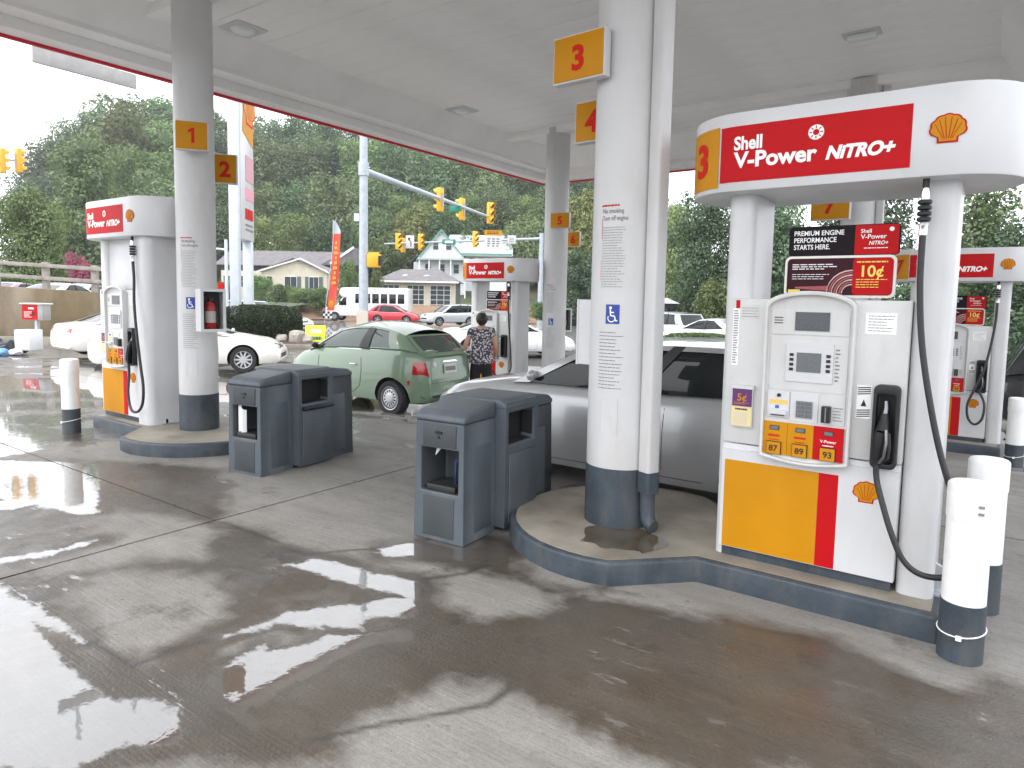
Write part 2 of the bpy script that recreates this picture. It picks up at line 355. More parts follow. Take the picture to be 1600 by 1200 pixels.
def concrete_material():
    m = bpy.data.materials.new('wet_concrete'); m.use_nodes = True; n = m.node_tree; b = n.nodes['Principled BSDF']; L = n.links
    geo = n.nodes.new('ShaderNodeNewGeometry')
    def noise_(sc, det=6, ro=.6):
        q = n.nodes.new('ShaderNodeTexNoise'); q.inputs['Scale'].default_value = sc; q.inputs['Detail'].default_value = det; q.inputs['Roughness'].default_value = ro
        L.new(geo.outputs['Position'], q.inputs['Vector']); return q.outputs[0]
    def ramp(src, a, b_, c=0., d=1.):
        q = n.nodes.new('ShaderNodeMapRange'); q.inputs[1].default_value = a; q.inputs[2].default_value = b_; q.inputs[3].default_value = c; q.inputs[4].default_value = d
        L.new(src, q.inputs[0]); return q.outputs[0]
    def mixc(f, A, B, bl='MIX'):
        q = n.nodes.new('ShaderNodeMix'); q.data_type = 'RGBA'; q.blend_type = bl
        for s, v in ((q.inputs[0], f), (q.inputs[6], A), (q.inputs[7], B)):
            if isinstance(v, (int, float)): s.default_value = v
            elif isinstance(v, tuple): s.default_value = (*v, 1)
            else: L.new(v, s)
        return q.outputs[2]
    def att(nm):
        q = n.nodes.new('ShaderNodeAttribute'); q.attribute_name = nm; return q.outputs['Fac']
    def math_(op, A, B=0.):
        q = n.nodes.new('ShaderNodeMath'); q.operation = op
        for s, v in ((q.inputs[0], A), (q.inputs[1], B)):
            if isinstance(v, (int, float)): s.default_value = v
            else: L.new(v, s)
        return q.outputs[0]
    wet0, pud0, crk = att('wet'), att('puddle'), att('crack')
    def thr(src, nz, amp, wd):
        return ramp(math_('ADD', src, math_('MULTIPLY', math_('SUBTRACT', nz, .5), amp)), .5 - wd, .5 + wd)
    mpx = n.nodes.new('ShaderNodeMapping'); mpx.inputs['Scale'].default_value = (.55, 2.2, 1); L.new(geo.outputs['Position'], mpx.inputs[0])
    def snoise(sc, det=4, ro=.6):
        q = n.nodes.new('ShaderNodeTexNoise'); q.inputs['Scale'].default_value = sc; q.inputs['Detail'].default_value = det; q.inputs['Roughness'].default_value = ro
        L.new(mpx.outputs[0], q.inputs['Vector']); return q.outputs[0]
    wet = thr(wet0, math_('ADD', math_('MULTIPLY', noise_(2.6, 10, .7), .7), math_('MULTIPLY', snoise(2.0, 8, .7), .3)), 1.5, .16)
    pud1 = thr(pud0, math_('ADD', math_('MULTIPLY', noise_(6, 10, .72), .55), math_('MULTIPLY', snoise(3.5, 8, .7), .45)), 1.25, .05)
    spk = math_('MULTIPLY', ramp(math_('ADD', math_('MULTIPLY', snoise(5, 6, .7), .7), math_('MULTIPLY', noise_(1.1, 2), .3)), .585, .61), ramp(wet0, .45, .6))
    pud = math_('MAXIMUM', pud1, math_('MULTIPLY', spk, .8))
    mpb = n.nodes.new('ShaderNodeMapping'); mpb.inputs['Scale'].default_value = (.25, 9, 1); mpb.inputs['Rotation'].default_value = (0, 0, .12); L.new(geo.outputs['Position'], mpb.inputs[0])
    brm = n.nodes.new('ShaderNodeTexNoise'); brm.inputs['Scale'].default_value = 9; brm.inputs['Detail'].default_value = 3; L.new(mpb.outputs[0], brm.inputs['Vector'])
    c = mixc(ramp(noise_(.9), .35, .68), (.165, .156, .143), (.262, .250, .232))
    c = mixc(ramp(noise_(5), .4, .75, 0, .55), c, (.15, .137, .12))
    c = mixc(ramp(noise_(120, 2), .45, .7, 0, .5), c, (.085, .08, .074))
    c = mixc(ramp(noise_(34, 3), .35, .7, 0, .3), c, (.29, .275, .255))
    c = mixc(ramp(noise_(2.3, 8, .7), .57, .68, 0, .8), c, (.07, .06, .05))       # oil
    c = mixc(ramp(noise_(14, 2), .70, .76, 0, .8), c, (.07, .06, .055))
    c = mixc(ramp(snoise(1.1, 7, .7), .48, .70, 0, .6), c, (.10, .092, .082))       # tyre and dirt smears
    c = mixc(ramp(noise_(48, 2), .72, .75, 0, .9), c, (.045, .04, .037))            # gum spots
    c = mixc(ramp(brm.outputs[0], .42, .62, 0, .28), c, (.28, .27, .255))           # broom marks
    wetc = mixc(ramp(noise_(1.3, 5), .4, .62), (.34, .315, .28), (.32, .255, .19))
    c = mixc(math_('MULTIPLY', wet, 1.0), c, mixc(1.0, c, wetc, 'MULTIPLY'))
    c = mixc(math_('MULTIPLY', crk, .85), c, (.03, .027, .024))
    L.new(c, b.inputs['Base Color'])
    rw = n.nodes.new('ShaderNodeMapRange'); L.new(wet, rw.inputs[0]); rw.inputs[3].default_value = .78; rw.inputs[4].default_value = .34
    rr = math_('ADD', rw.outputs[0], ramp(noise_(9), .3, .7, -.08, .08)); L.new(rr, b.inputs['Roughness'])
    b.inputs['Coat IOR'].default_value = 2.4; b.inputs['Coat Roughness'].default_value = .03
    film = math_('MULTIPLY', ramp(noise_(3.1, 7, .65), .45, .65, .0, .22), wet)
    L.new(math_('MAXIMUM', pud, film), b.inputs['Coat Weight'])
    crr = n.nodes.new('ShaderNodeMapRange'); L.new(pud, crr.inputs[0]); crr.inputs[3].default_value = .22; crr.inputs[4].default_value = .015; L.new(crr.outputs[0], b.inputs['Coat Roughness'])
    bp = n.nodes.new('ShaderNodeBump'); bp.inputs['Distance'].default_value = .008
    L.new(math_('ADD', math_('ADD', noise_(60, 4), math_('MULTIPLY', noise_(300, 2), .4)), math_('MULTIPLY', brm.outputs[0], .7)), bp.inputs['Height'])
    st = n.nodes.new('ShaderNodeMapRange'); L.new(pud, st.inputs[0]); st.inputs[3].default_value = .5; st.inputs[4].default_value = .1; L.new(st.outputs[0], bp.inputs['Strength'])
    L.new(bp.outputs[0], b.inputs['Normal'])
    bp2 = n.nodes.new('ShaderNodeBump'); bp2.inputs['Distance'].default_value = .004; bp2.inputs['Strength'].default_value = .09
    L.new(noise_(9, 3), bp2.inputs['Height']); L.new(bp2.outputs[0], b.inputs['Coat Normal'])
    return m
CONC = concrete_material()
def asphalt_material():
    m = mat('wet_asphalt', (.17, .168, .165), .4, var=.25, vscale=.35, bump=.25, bscale=90, dirt=(.25, .245, .235), dscale=.25, damt=.6, coat=.75)
    return m
ASPH = asphalt_material()
# the ground: one sheet to the horizon
ys = [-600, -30, 0, 4.8] + [4.8 + 7.5 * k / 10 for k in range(1, 11)] + [25, 60, 300, 900]
mb = MB(); vs_ = []
for y in ys:
    for x in (-900, -60, -24, 8, 60, 900): vs_.append((x, y, gz(x, y) - .045))
mb.add(vs_, [(r * 6 + c, r * 6 + c + 1, r * 6 + c + 7, r * 6 + c + 6) for r in range(len(ys) - 1) for c in range(5)])
ground = tag(mb.build('ground', ASPH), kind='structure')
# forecourt: concrete slabs with open joints
forecourt = MB().add([(x, y, gz(x, y) - .03) for y in ys[1:-2] if -30 <= y <= 25 for x in (-20.5, 8.5)],
                     [(2 * i, 2 * i + 1, 2 * i + 3, 2 * i + 2) for i in range(len([y for y in ys[1:-2] if -30 <= y <= 25]) - 1)]).build('forecourt', mat('joint_filler', (.035, .032, .03), .8))
tag(forecourt, kind='structure')
XJ = [-21.7, -17.5, -13.3, -9.1, -4.9, 2.9, 7.7]; YJ = [-4.49 + 3.7 * k for k in range(7)]
rj = random.Random(3)
for i in range(len(XJ) - 1):
    for j in range(len(YJ) - 1):
        if XJ[i] == -4.9 and j == 2: continue
        x0, x1, y0, y1 = XJ[i] + .006, XJ[i + 1] - .006, YJ[j] + .006, YJ[j + (2 if XJ[i] == -4.9 and j == 1 else 1)] - .006
        cx, cy2 = (x0 + x1) / 2, (y0 + y1) / 2; dd = math.hypot(cx, cy2)
        st_ = .035 if (dd < 7.5 and cy2 > .5 or (XJ[i] == -4.9 and j == 1)) else (.07 if dd < 11 and cy2 > 0 else .16)
        nx, ny = max(2, int((x1 - x0) / st_)), max(2, int((y1 - y0) / st_)); dz = rj.uniform(-.003, .003)
        X, Y = np.meshgrid(np.linspace(x0, x1, nx + 1), np.linspace(y0, y1, ny + 1), indexing='ij')
        Z = -0.30 * (lambda t: t * t * (3 - 2 * t))(np.clip((Y - 4.8) / 7.5, 0, 1)) + dz
        co = np.stack([X.ravel(), Y.ravel(), Z.ravel()], 1)
        idx = np.arange((nx + 1) * (ny + 1)).reshape(nx + 1, ny + 1)
        q = np.stack([idx[:-1, :-1].ravel(), idx[1:, :-1].ravel(), idx[1:, 1:].ravel(), idx[:-1, 1:].ravel()], 1)
        ring = np.concatenate([idx[:, 0], idx[-1, 1:], idx[-2::-1, -1], idx[0, -2:0:-1]])
        low = co[ring] - [0, 0, .03]; nb = len(co); k_ = len(ring)
        sk = np.stack([np.arange(k_), (np.arange(k_) + 1) % k_], 1)
        q2 = np.stack([ring[sk[:, 1]], ring[sk[:, 0]], nb + sk[:, 0], nb + sk[:, 1]], 1)
        allv = np.concatenate([co, low]); allq = np.concatenate([q, q2])
        me = bpy.data.meshes.new('concrete_slab'); me.vertices.add(len(allv)); me.vertices.foreach_set('co', allv.ravel())
        me.loops.add(len(allq) * 4); me.loops.foreach_set('vertex_index', allq.ravel().astype(np.int32)); me.polygons.add(len(allq))
        me.polygons.foreach_set('loop_start', np.arange(0, len(allq) * 4, 4, dtype=np.int32)); me.update(calc_edges=True); me.validate()
        f3 = ground_fields(allv[:, 0], allv[:, 1])
        for nm, a_ in zip(('wet', 'puddle', 'crack'), f3):
            me.attributes.new(nm, 'FLOAT', 'POINT').data.foreach_set('value', a_.astype(np.float32))
        me.materials.append(CONC); me.polygons.foreach_set('use_smooth', [True] * len(me.polygons)); me.set_sharp_from_angle(angle=R_(40))
        obj('concrete_slab', me, forecourt)

# ================================================================== pump islands
ISLC = mat('island_concrete', (.26, .235, .195), .7, var=.25, vscale=2.5, bump=.35, bscale=70, dirt=(.13, .105, .075), dscale=2.2, damt=.75)
def island(cx, cy0, right, label, x_end, gzv):
    """bulb round the column at (cx,cy0); narrow part reaches to x_end"""
    sg = 1 if right else -1; r = .95; p = []
    for k in range(25):
        a = R_(75 + 210 * k / 24); p.append((cx + sg * r * math.cos(a), cy0 + r * math.sin(a)))
    nx = cx + sg * .66
    p += [(cx + sg * .34, cy0 - r), (nx, cy0 - .5), (x_end, cy0 - .5), (x_end, cy0 + .5), (nx, cy0 + .5), (cx + sg * .34, cy0 + r)] if False else \
         [(nx, cy0 - .5), (x_end, cy0 - .5), (x_end, cy0 + .5), (nx, cy0 + .5)]
    if not right: p = p[::-1]
    t = thing('pump_island', label, 'island', (0, 0, gzv), group='raised pump islands')
    MB().prism(p, -.12, .15).build('kerb', GREYP, t, bevel=.022, seg=3, ang=25)
    cxm = sum(a for a, b in p) / len(p)
    ins = []
    n = len(p)
    for i in range(n):
        a, b, c = Vector(p[i - 1]), Vector(p[i]), Vector(p[(i + 1) % n]); d1 = (b - a).normalized(); d2 = (c - b).normalized()
        n1 = Vector((-d1.y, d1.x)); n2 = Vector((-d2.y, d2.x)); mtr = (n1 + n2).normalized(); ins.append(tuple(b + mtr * .045 / max(.5, mtr.dot(n1))))
    MB().prism(ins, .10, .1535).build('island_top', ISLC, t)
    return t
Y1, Y2 = 4.6, 11.95; G2 = -.30
island(-2.10, Y1 + .03, True, 'dark kerbed island round the foot of the thick column', -.12, 0)
island(-7.72, Y1 - .08, False, 'dark kerbed island carrying the closed pump and extinguisher column', -9.62, 0)
island(-7.45, Y2, False, 'dark kerbed island of the far pump that the woman uses', -9.95, G2)
island(-1.85, Y2 + .05, True, 'dark kerbed island of the far pump beside the black vehicle', .22, G2)

# ================================================================== canopy
CX0, CX1, CYN, CYF = -9.5, .85, .9, 14.65; ZB, ZD = 4.69, 5.28
can = thing('canopy', 'white flat canopy roof with red edge stripe over the pumps', 'canopy', (0, 0, 0))
fw = .95
m_ = MB()
for (a, b, c, d) in ((CX0, CX1, CYN, CYN + fw), (CX0, CX1, CYF - fw, CYF), (CX0, CX0 + fw, CYN + fw, CYF - fw), (CX1 - fw, CX1, CYN + fw, CYF - fw)):
    pass
def ring_(z0, z1, o0, o1):
    mm = MB()
    P = [(CX0 + o0, CYN + o0), (CX1 - o0, CYN + o0), (CX1 - o0, CYF - o0), (CX0 + o0, CYF - o0)]; Q = [(CX0 + o1, CYN + o1), (CX1 - o1, CYN + o1), (CX1 - o1, CYF - o1), (CX0 + o1, CYF - o1)]
    v = [(*p, z0) for p in P] + [(*p, z0) for p in Q] + [(*p, z1) for p in P] + [(*p, z1) for p in Q]
    f = []
    for k in range(4):
        n_ = (k + 1) % 4; f += [(k, 4 + k, 4 + n_, n_), (8 + k, 8 + n_, 12 + n_, 12 + k), (k, n_, 8 + n_, 8 + k), (4 + k, 12 + k, 12 + n_, 4 + n_)]
    return mm.add(v, f)
ring_(ZB + .03, ZB + .30, .03, .30).build('edge_trim', DECK, can, bevel=.01)
ring_(ZB + .16, ZB + .42, .302, .62).build('edge_step', DECK, can, bevel=.01)
sl = MB(); o0, o1, z0_, z1_ = .60, .97, ZB + .20, ZD + .004
P_ = [(CX0 + o0, CYN + o0), (CX1 - o0, CYN + o0), (CX1 - o0, CYF - o0), (CX0 + o0, CYF - o0)]; Q_ = [(CX0 + o1, CYN + o1), (CX1 - o1, CYN + o1), (CX1 - o1, CYF - o1), (CX0 + o1, CYF - o1)]
sl.add([(*p, z0_) for p in P_] + [(*p, z1_) for p in Q_] + [(*p, z0_ + .03) for p in P_] + [(*p, z1_ + .03) for p in Q_], [(k, (k + 1) % 4, 4 + (k + 1) % 4, 4 + k) for k in range(4)] + [(8 + k, 12 + k, 12 + (k + 1) % 4, 8 + (k + 1) % 4) for k in range(4)])
sl.build('edge_soffit', DECK, can)
ring_(ZB - .005, ZB + .045, -.012, .025).build('red_stripe', mat('stripe_red', (.62, .01, .03), .35), can)
ring_(ZB + .05, ZB + .95, -.04, .02).build('fascia', WHITE, can)
MB().box(CX0 + .3, CX1 - .3, CYN + .3, CYF - .3, ZD + .06, ZD + .2).build('roof_sheet', DECK, can)
pw = .405; npan = int((CYF - CYN - 1.9) / pw); pw = (CYF - CYN - 1.9) / npan
pm = MB().box(CX0 + .95, CX1 - .95, .004, pw - .004, 0, .05).mesh('deck_panel', DECK, bevel=.006, seg=1)
for k in range(npan): obj('deck_panel', pm, can, (0, CYN + .95 + k * pw, ZD + rnd.uniform(0, .003)))
for yb, z_ in ((Y1 - .1, ZB + .02), (Y2, ZB + .02)):
    MB().box(CX0 + .64, CX1 - .64, yb - .13, yb + .13, ZD - .13, ZD + .03).build('cross_beam', DECK, can, bevel=.01)
lbl = {}
def clight(x, y, label):
    t = thing('canopy_light', label, 'light', (x, y, ZD), group='lights in the canopy ceiling')
    MB().prism(rect_path(-.23, .23, -.23, .23, .03, 2), -.012, .02).build('trim', WHITE, t, bevel=.004)
    MB().lathe([(.16, -.014), (.15, -.04), (.12, -.062), (.07, -.072)], 28).build('lens', LENS, t)
def cpt(px, py): 
    d = ray(px, py); s = (ZD - HCAM) / d[2]; return s * d[0], s * d[1]
for (px, py, lb) in ((380, 45, 'square ceiling light in the canopy beside the column with sign 1'), (722, 172, 'square lit-looking ceiling light between the near and far columns'), (915, 243, 'small far ceiling light behind the column with signs 3 and 4')):
    x_, y_ = cpt(px, py); clight(x_, y_, lb)
x_, y_ = cpt(1347, 52)
t = thing('canopy_light', 'oblong surface light on the ceiling above the red pump header', 'light', (x_, y_, ZD), group='lights in the canopy ceiling')
MB().box(-.22, .22, -.13, .13, -.02, .01).build('trim', WHITE, t, bevel=.005)
MB().box(-.17, .17, -.09, .09, -.075, -.02).build('lens', LENS, t, bevel=.02)
# sign board hanging outside the edge
p0 = at(50, 76, 11.2); p1 = at(212, 118, 12.6)
t = thing('clearance_sign', 'long grey board hanging below the outer canopy edge', 'sign', ((p0.x + p1.x) / 2, (p0.y + p1.y) / 2, (p0.z + p1.z) / 2 - .1), math.atan2(p1.y - p0.y, p1.x - p0.x))
ln = (p1 - p0).length / 2
MB().box(-ln, ln, -.03, .03, -.13, .13).build('board', mat('grey_board', (.36, .35, .34), .5, var=.1), t, bevel=.01)
for s in (-.6, .6): MB().box(ln * s - .03, ln * s + .03, -.02, .02, .13, .75).build('hanger', STEEL, t)
# ================================================================== columns
def column(cx, cy0, g, label, pipe_dir=None, notice=None, rr=.245):
    t = thing('canopy_column', label, 'column', (cx, cy0, g + .1535), group='round white canopy columns'); H_ = ZD - .02 - g - .1535
    MB().lathe([(rr, .43), (rr, .9), (rr, 1.8), (rr, 3), (rr, H_)], 48).build('shaft', WHITE2, t)
    MB().lathe([(rr + .004, 0), (rr + .004, .43)], 48).build('painted_band', GREYP, t)
    if pipe_dir is not None:
        a = R_(pipe_dir); d = Vector((math.cos(a), math.sin(a))); c = d * (rr + .062); s_ = .055
        me = MB().prism(rect_path(-s_, s_, -s_, s_, .02, 3), .30, H_).map(lambda x, y, z: (c.x + x * d.x - y * d.y, c.y + x * d.y + y * d.x, z))
        me.build('downpipe', WHITE2, t)
        me = MB().prism(rect_path(-s_ - .004, s_ + .004, -s_ - .004, s_ + .004, .02, 3), .28, .43).map(lambda x, y, z: (c.x + x * d.x - y * d.y, c.y + x * d.y + y * d.x, z))
        me.build('downpipe_collar', GREYP, t)
        pts = [(c.x, c.y, .30), (c.x, c.y, .16), (c.x + d.x * .01, c.y + d.y * .01, .09), (c.x + d.x * .035, c.y + d.y * .035, .055), (c.x + d.x * .07, c.y + d.y * .07, .045)]
        MB().tube(pts, [.054, .053, .052, .050, .048], 14).build('downpipe_elbow', GREYP, t)
    def cyl(ang0, off=.0025):
        def fn(x, y, z):
            a = R_(ang0) + x / rr; r = rr + off - y; return (r * math.cos(a), r * math.sin(a), z)
        return fn
    if notice:
        ang, z0 = notice
        mb = MB(); put_text(mb, 'No smoking', -.105, z0 + 1.24, 0, .032, .16, .01); put_text(mb, 'Turn off engine', -.105, z0 + 1.19, 0, .032, .19, .01)
        lines(mb, -.105, .07, z0 + .72, z0 + 1.15, 24, 0, th=.22, seed=4); lines(mb, -.115, .03, z0 + 1.285, z0 + 1.30, 1, 0, 1, th=.8)
        lines(mb, -.112, -.106, z0 + .7, z0 + 1.28, 2, 0, 1, th=.5)
        lines(mb, -.105, .08, z0 + .0, z0 + .42, 17, 0, th=.22, seed=9)
        mb.map(cyl(ang)).build('notice_print', [INK, REDT], t)
        pl = MB(); pl.grid(lambda u, v: (-.055 + .10 * u, 0, z0 + .47 + v * .135), 6, 1, 0)
        ww = MB()
        q = (-.005, z0 + .535)
        pl.add([(q[0] + .011 * math.cos(k) - .014, -.002, q[1] + .047 + .011 * math.sin(k)) for k in [i * math.pi / 5 for i in range(10)]], [tuple(range(10))], 1)
        for w0, w1 in (((-.016, .036), (-.012, -.008)), ((-.012, -.008), (.016, -.010)), ((.016, -.010), (.024, -.045)), ((-.015, .016), (.012, .014)), ((.024, -.045), (.036, -.041))):
            a_, b_ = Vector((q[0] + w0[0], q[1] + w0[1])), Vector((q[0] + w1[0], q[1] + w1[1])); d_ = (b_ - a_).normalized(); n_ = Vector((-d_.y, d_.x)) * .0045
            pl.add([(p.x, -.002, p.y) for p in (a_ - n_, b_ - n_, b_ + n_, a_ + n_)], [(0, 1, 2, 3)], 1)
        arc = [(q[0] + -.006 + .026 * math.cos(R_(a)), q[1] - .026 + .026 * math.sin(R_(a))) for a in range(150, 372, 18)]
        for i in range(len(arc) - 1):
            a_, b_ = Vector(arc[i]), Vector(arc[i + 1]); d_ = (b_ - a_).normalized(); n_ = Vector((-d_.y, d_.x)) * .0035
            pl.add([(p.x, -.002, p.y) for p in (a_ - n_, b_ - n_, b_ + n_, a_ + n_)], [(0, 1, 2, 3)], 1)
        pl.map(cyl(ang, .004)).build('access_plate', [BLUE, WINK], t)
        fr = MB(); fr.box(-.07, .05, -.003, 0, z0 - .32, z0 - .06); fr.map(cyl(ang, .001)).build('cover_plate', WHITE2, t)
    return t
c3 = column(-2.20, 4.53, 0, 'thick white column with blue wheelchair plate and downpipe beside the bins', -22, (-82, 1.0))
c1 = column(-7.78, 4.45, 0, 'white column carrying the fire extinguisher cabinet beside signs 1 and 2', 150, (-48, .98), .218)
c5 = column(-7.45, 12.05, G2, 'far white column carrying signs 5 and 6', 120, (-74, .95))
c7 = column(-1.82, 11.98, G2, 'far white column seen above the pump poster carrying sign 7', 0)
# rain water standing at the foot of the thick column
rp_ = random.Random(8); pts = [(-1.98 + (.30 + .09 * noise.noise(Vector((math.cos(R_(a)) * 2, math.sin(R_(a)) * 2, 4)))) * math.cos(R_(a)), 4.17 + (.25 + .12 * noise.noise(Vector((math.cos(R_(a)) * 2, math.sin(R_(a)) * 2, 9)))) * math.sin(R_(a)), .1535 + .0025) for a in range(0, 360, 5)]
pud_ = MB().add(pts, [tuple(range(len(pts)))]).build('puddle', mat('standing_water', (.085, .066, .043), .06, spec=.5, var=.4, vscale=6, coat=.5)); tag(pud_, kind='structure')
# number signs
def numsign(txt, px0, py0, px1, py1, d, rz, label):
    a, b = at(px0, py0, d), at(px1, py1, d); c = (a + b) / 2; h = abs(a.z - b.z) / 2; wd = math.hypot(a.x - b.x, a.y - b.y) / 2 / max(.5, abs(math.cos(rz - R_(35.3)))); 
    t = thing('pump_number_sign', label, 'sign', tuple(c), rz, group='yellow pump number signs')
    MB().box(-wd - .012, wd + .012, -.03, .05, -h - .012, h + .012).build('case', WHITE, t, bevel=.01)
    MB().box(-wd, wd, -.036, -.03, -h, h).build('yellow_face', YEL, t, bevel=.002)
    mb = MB()
    if txt == '1': mb.add([(h * u, -.039, h * v) for u, v in ((-.02, -.55), (.2, -.55), (.2, .55), (.04, .55), (-.24, .36), (-.24, .18), (-.02, .29))], [(0, 1, 2, 3, 6), (3, 4, 5, 6)])
    else: put_text(mb, txt, 0, -h * .55, -.039, h * 1.1, None, .04, align='c')
    mb.build('numeral', REDT, t)
    MB().box(-.02, .02, .05, .16, -h * .5, h * .5).build('bracket', WHITE, t)
numsign('3', 873, 56, 942, 125, 4.72, R_(-4), 'yellow box sign with red 3 high on the thick column')
numsign('4', 906, 160, 950, 220, 5.45, R_(-4), 'yellow box sign with red 4 half behind the thick column')
numsign('1', 279, 191, 321, 234, 7.58, R_(52), 'yellow box sign with red 1 on the column by the extinguisher')
numsign('2', 337, 243, 367, 286, 8.45, R_(52), 'yellow box sign with red 2 behind the extinguisher column')
numsign('5', 862, 333, 889, 356, 13.6, R_(10), 'yellow box sign with red 5 on the far column')
numsign('6', 887, 363, 905, 385, 14.6, R_(10), 'small yellow box sign with red 6 behind the far column')
numsign('7', 1278, 300, 1318, 343, 10.4, R_(-8), 'yellow box sign with red 7 seen above the pump poster')
# cabinets
def cabinet(loc, rz, label, glass=True, w_=.27, h_=.48, d_=.17):
    t = thing('extinguisher_cabinet', label, 'cabinet', loc, rz, group='fire extinguisher cabinets')   # front faces -y
    f = .028; m_ = MB()
    m_.box(-w_ / 2, w_ / 2, d_ - .012, d_, -h_ / 2, h_ / 2)
    for a in (-1, 1): m_.box(min(a * w_ / 2, a * (w_ / 2 - .012)), max(a * w_ / 2, a * (w_ / 2 - .012)), 0, d_ - .012, -h_ / 2, h_ / 2)
    for a in (-1, 1): m_.box(-w_ / 2 + .012, w_ / 2 - .012, 0, d_ - .012, min(a * h_ / 2, a * (h_ / 2 - .012)), max(a * h_ / 2, a * (h_ / 2 - .012)))
    m_.build('case', WHITE, t)
    fr = MB()
    fr.box(-w_ / 2 - .004, -w_ / 2 + f, -.014, -.001, -h_ / 2 - .004, h_ / 2 + .004); fr.box(w_ / 2 - f, w_ / 2 + .004, -.014, -.001, -h_ / 2 - .004, h_ / 2 + .004)
    fr.box(-w_ / 2 + f, w_ / 2 - f, -.014, -.001, h_ / 2 - f, h_ / 2 + .004); fr.box(-w_ / 2 + f, w_ / 2 - f, -.014, -.001, -h_ / 2 - .004, -h_ / 2 + f)
    fr.build('door_frame', WHITE, t)
    MB().box(-w_ / 2 + .014, w_ / 2 - .014, d_ - .016, d_ - .013, -h_ / 2 + .014, h_ / 2 - .014).build('lining', mat('dark_lining', (.03, .022, .02), .7), t)
    MB().box(-w_ / 2 + f - .004, w_ / 2 - f + .004, -.008, -.005, -h_ / 2 + f - .004, h_ / 2 - f + .004).build('door_glass', mat('cabinet_glass', (.02, .02, .02), .1, spec=.2, alpha=.10), t)
    e = thing('fire_extinguisher', 'red fire extinguisher inside the ' + label, 'extinguisher', (0, 0, 0))
    e.matrix_world = Matrix.Translation(loc) @ Matrix.Rotation(rz, 4, 'Z') @ Matrix.Translation((0, d_ / 2, -h_ / 2 + .03))
    RD = mat('extinguisher_red', (.5, .015, .012), .3); SV = mat('extinguisher_label', (.6, .58, .55), .4)
    MB().lathe([(.052, 0), (.058, .01), (.058, .24), (.045, .285), (.02, .31)], 20).build('cylinder', RD, e)
    MB().lathe([(.0595, .07), (.0595, .20)], 20, cap=False).build('print_label', SV, e)
    MB().box(-.018, .018, -.02, .02, .31, .35).box(-.07, .02, -.012, .012, .35, .362).box(-.065, .01, -.01, .01, .385, .395).build('valve', BLKP, e)
    MB().tube([(.02, 0, .33), (.06, 0, .33), (.075, 0, .29), (.07, -.02, .15), (.066, -.02, .06)], .009, 8).build('hose', BLACK, e)
    return t
p = at(333, 485, 7.66); cabinet((p.x, p.y, p.z), R_(78), 'white extinguisher cabinet on the column with sign 1')
p = at(893, 519, 4.98); cabinet((p.x, 4.56, p.z), R_(-92), 'white cabinet on the thick column seen side on')
p = at(884, 500, 14.1); cabinet((p.x, p.y, p.z), R_(60), 'white cabinet on the far column with sign 5')
# ================================================================== fuel dispensers
PXL, PXR = -.615, .615            # outer faces of the pillars
HL, HR_, HD, HRAD = .90, .90, .40, .385  # header half length / half depth / corner radius
HZ0, HZ1 = 2.305, 2.775
def hdr_map(off=.0):
    """x = distance along the front of the header (0 = middle), y = out, wraps round the ends"""
    st = HL - HRAD; q = HRAD * math.pi / 2; side = 2 * (HD - HRAD)
    def fn(x, y, z):
        r = HRAD + off - y; s = abs(x); sg = 1 if x >= 0 else -1
        if s <= st: p = (s, -(HD + off - y))
        elif s <= st + q: a = (s - st) / HRAD; p = (st + r * math.sin(a), -(HD - HRAD) - r * math.cos(a))
        else: p = (st + r, -(HD - HRAD) + (s - st - q))
        return (p[0] * sg, p[1], z)
    return fn
def sub_grid(mb, x0, x1, z0, z1, n, mi=0): return mb.grid(lambda u, v: (x0 + (x1 - x0) * u, 0, z0 + (z1 - z0) * v), n, 1, mi)
def sub_text(s, cap, bold):
    """letters cut into small faces so that they can follow a curve"""
    mb = MB(); put_text(mb, s, 0, 0, 0, cap, None, bold, align='c')
    me = bpy.data.meshes.new('tmp'); me.from_pydata(mb.v, [], mb.f); bm = bmesh.new(); bm.from_mesh(me)
    bmesh.ops.triangulate(bm, faces=bm.faces); bmesh.ops.subdivide_edges(bm, edges=[e for e in bm.edges if e.calc_length() > .02], cuts=2, use_grid_fill=True)
    bmesh.ops.triangulate(bm, faces=bm.faces)
    vs = [tuple(v.co) for v in bm.verts]; bm.verts.index_update(); fs = [tuple(v.index for v in f.verts) for f in bm.faces]; bm.free(); bpy.data.meshes.remove(me)
    return vs, fs
def stadium(l, d, r, n=8): return rect_path(-l, l, -d, d, r, n)
_pc = {}
def shared(key, fn):
    if key not in _pc: _pc[key] = fn()
    return _pc[key]
GREYIN = mat('header_inner', (.66, .66, .66), .5)
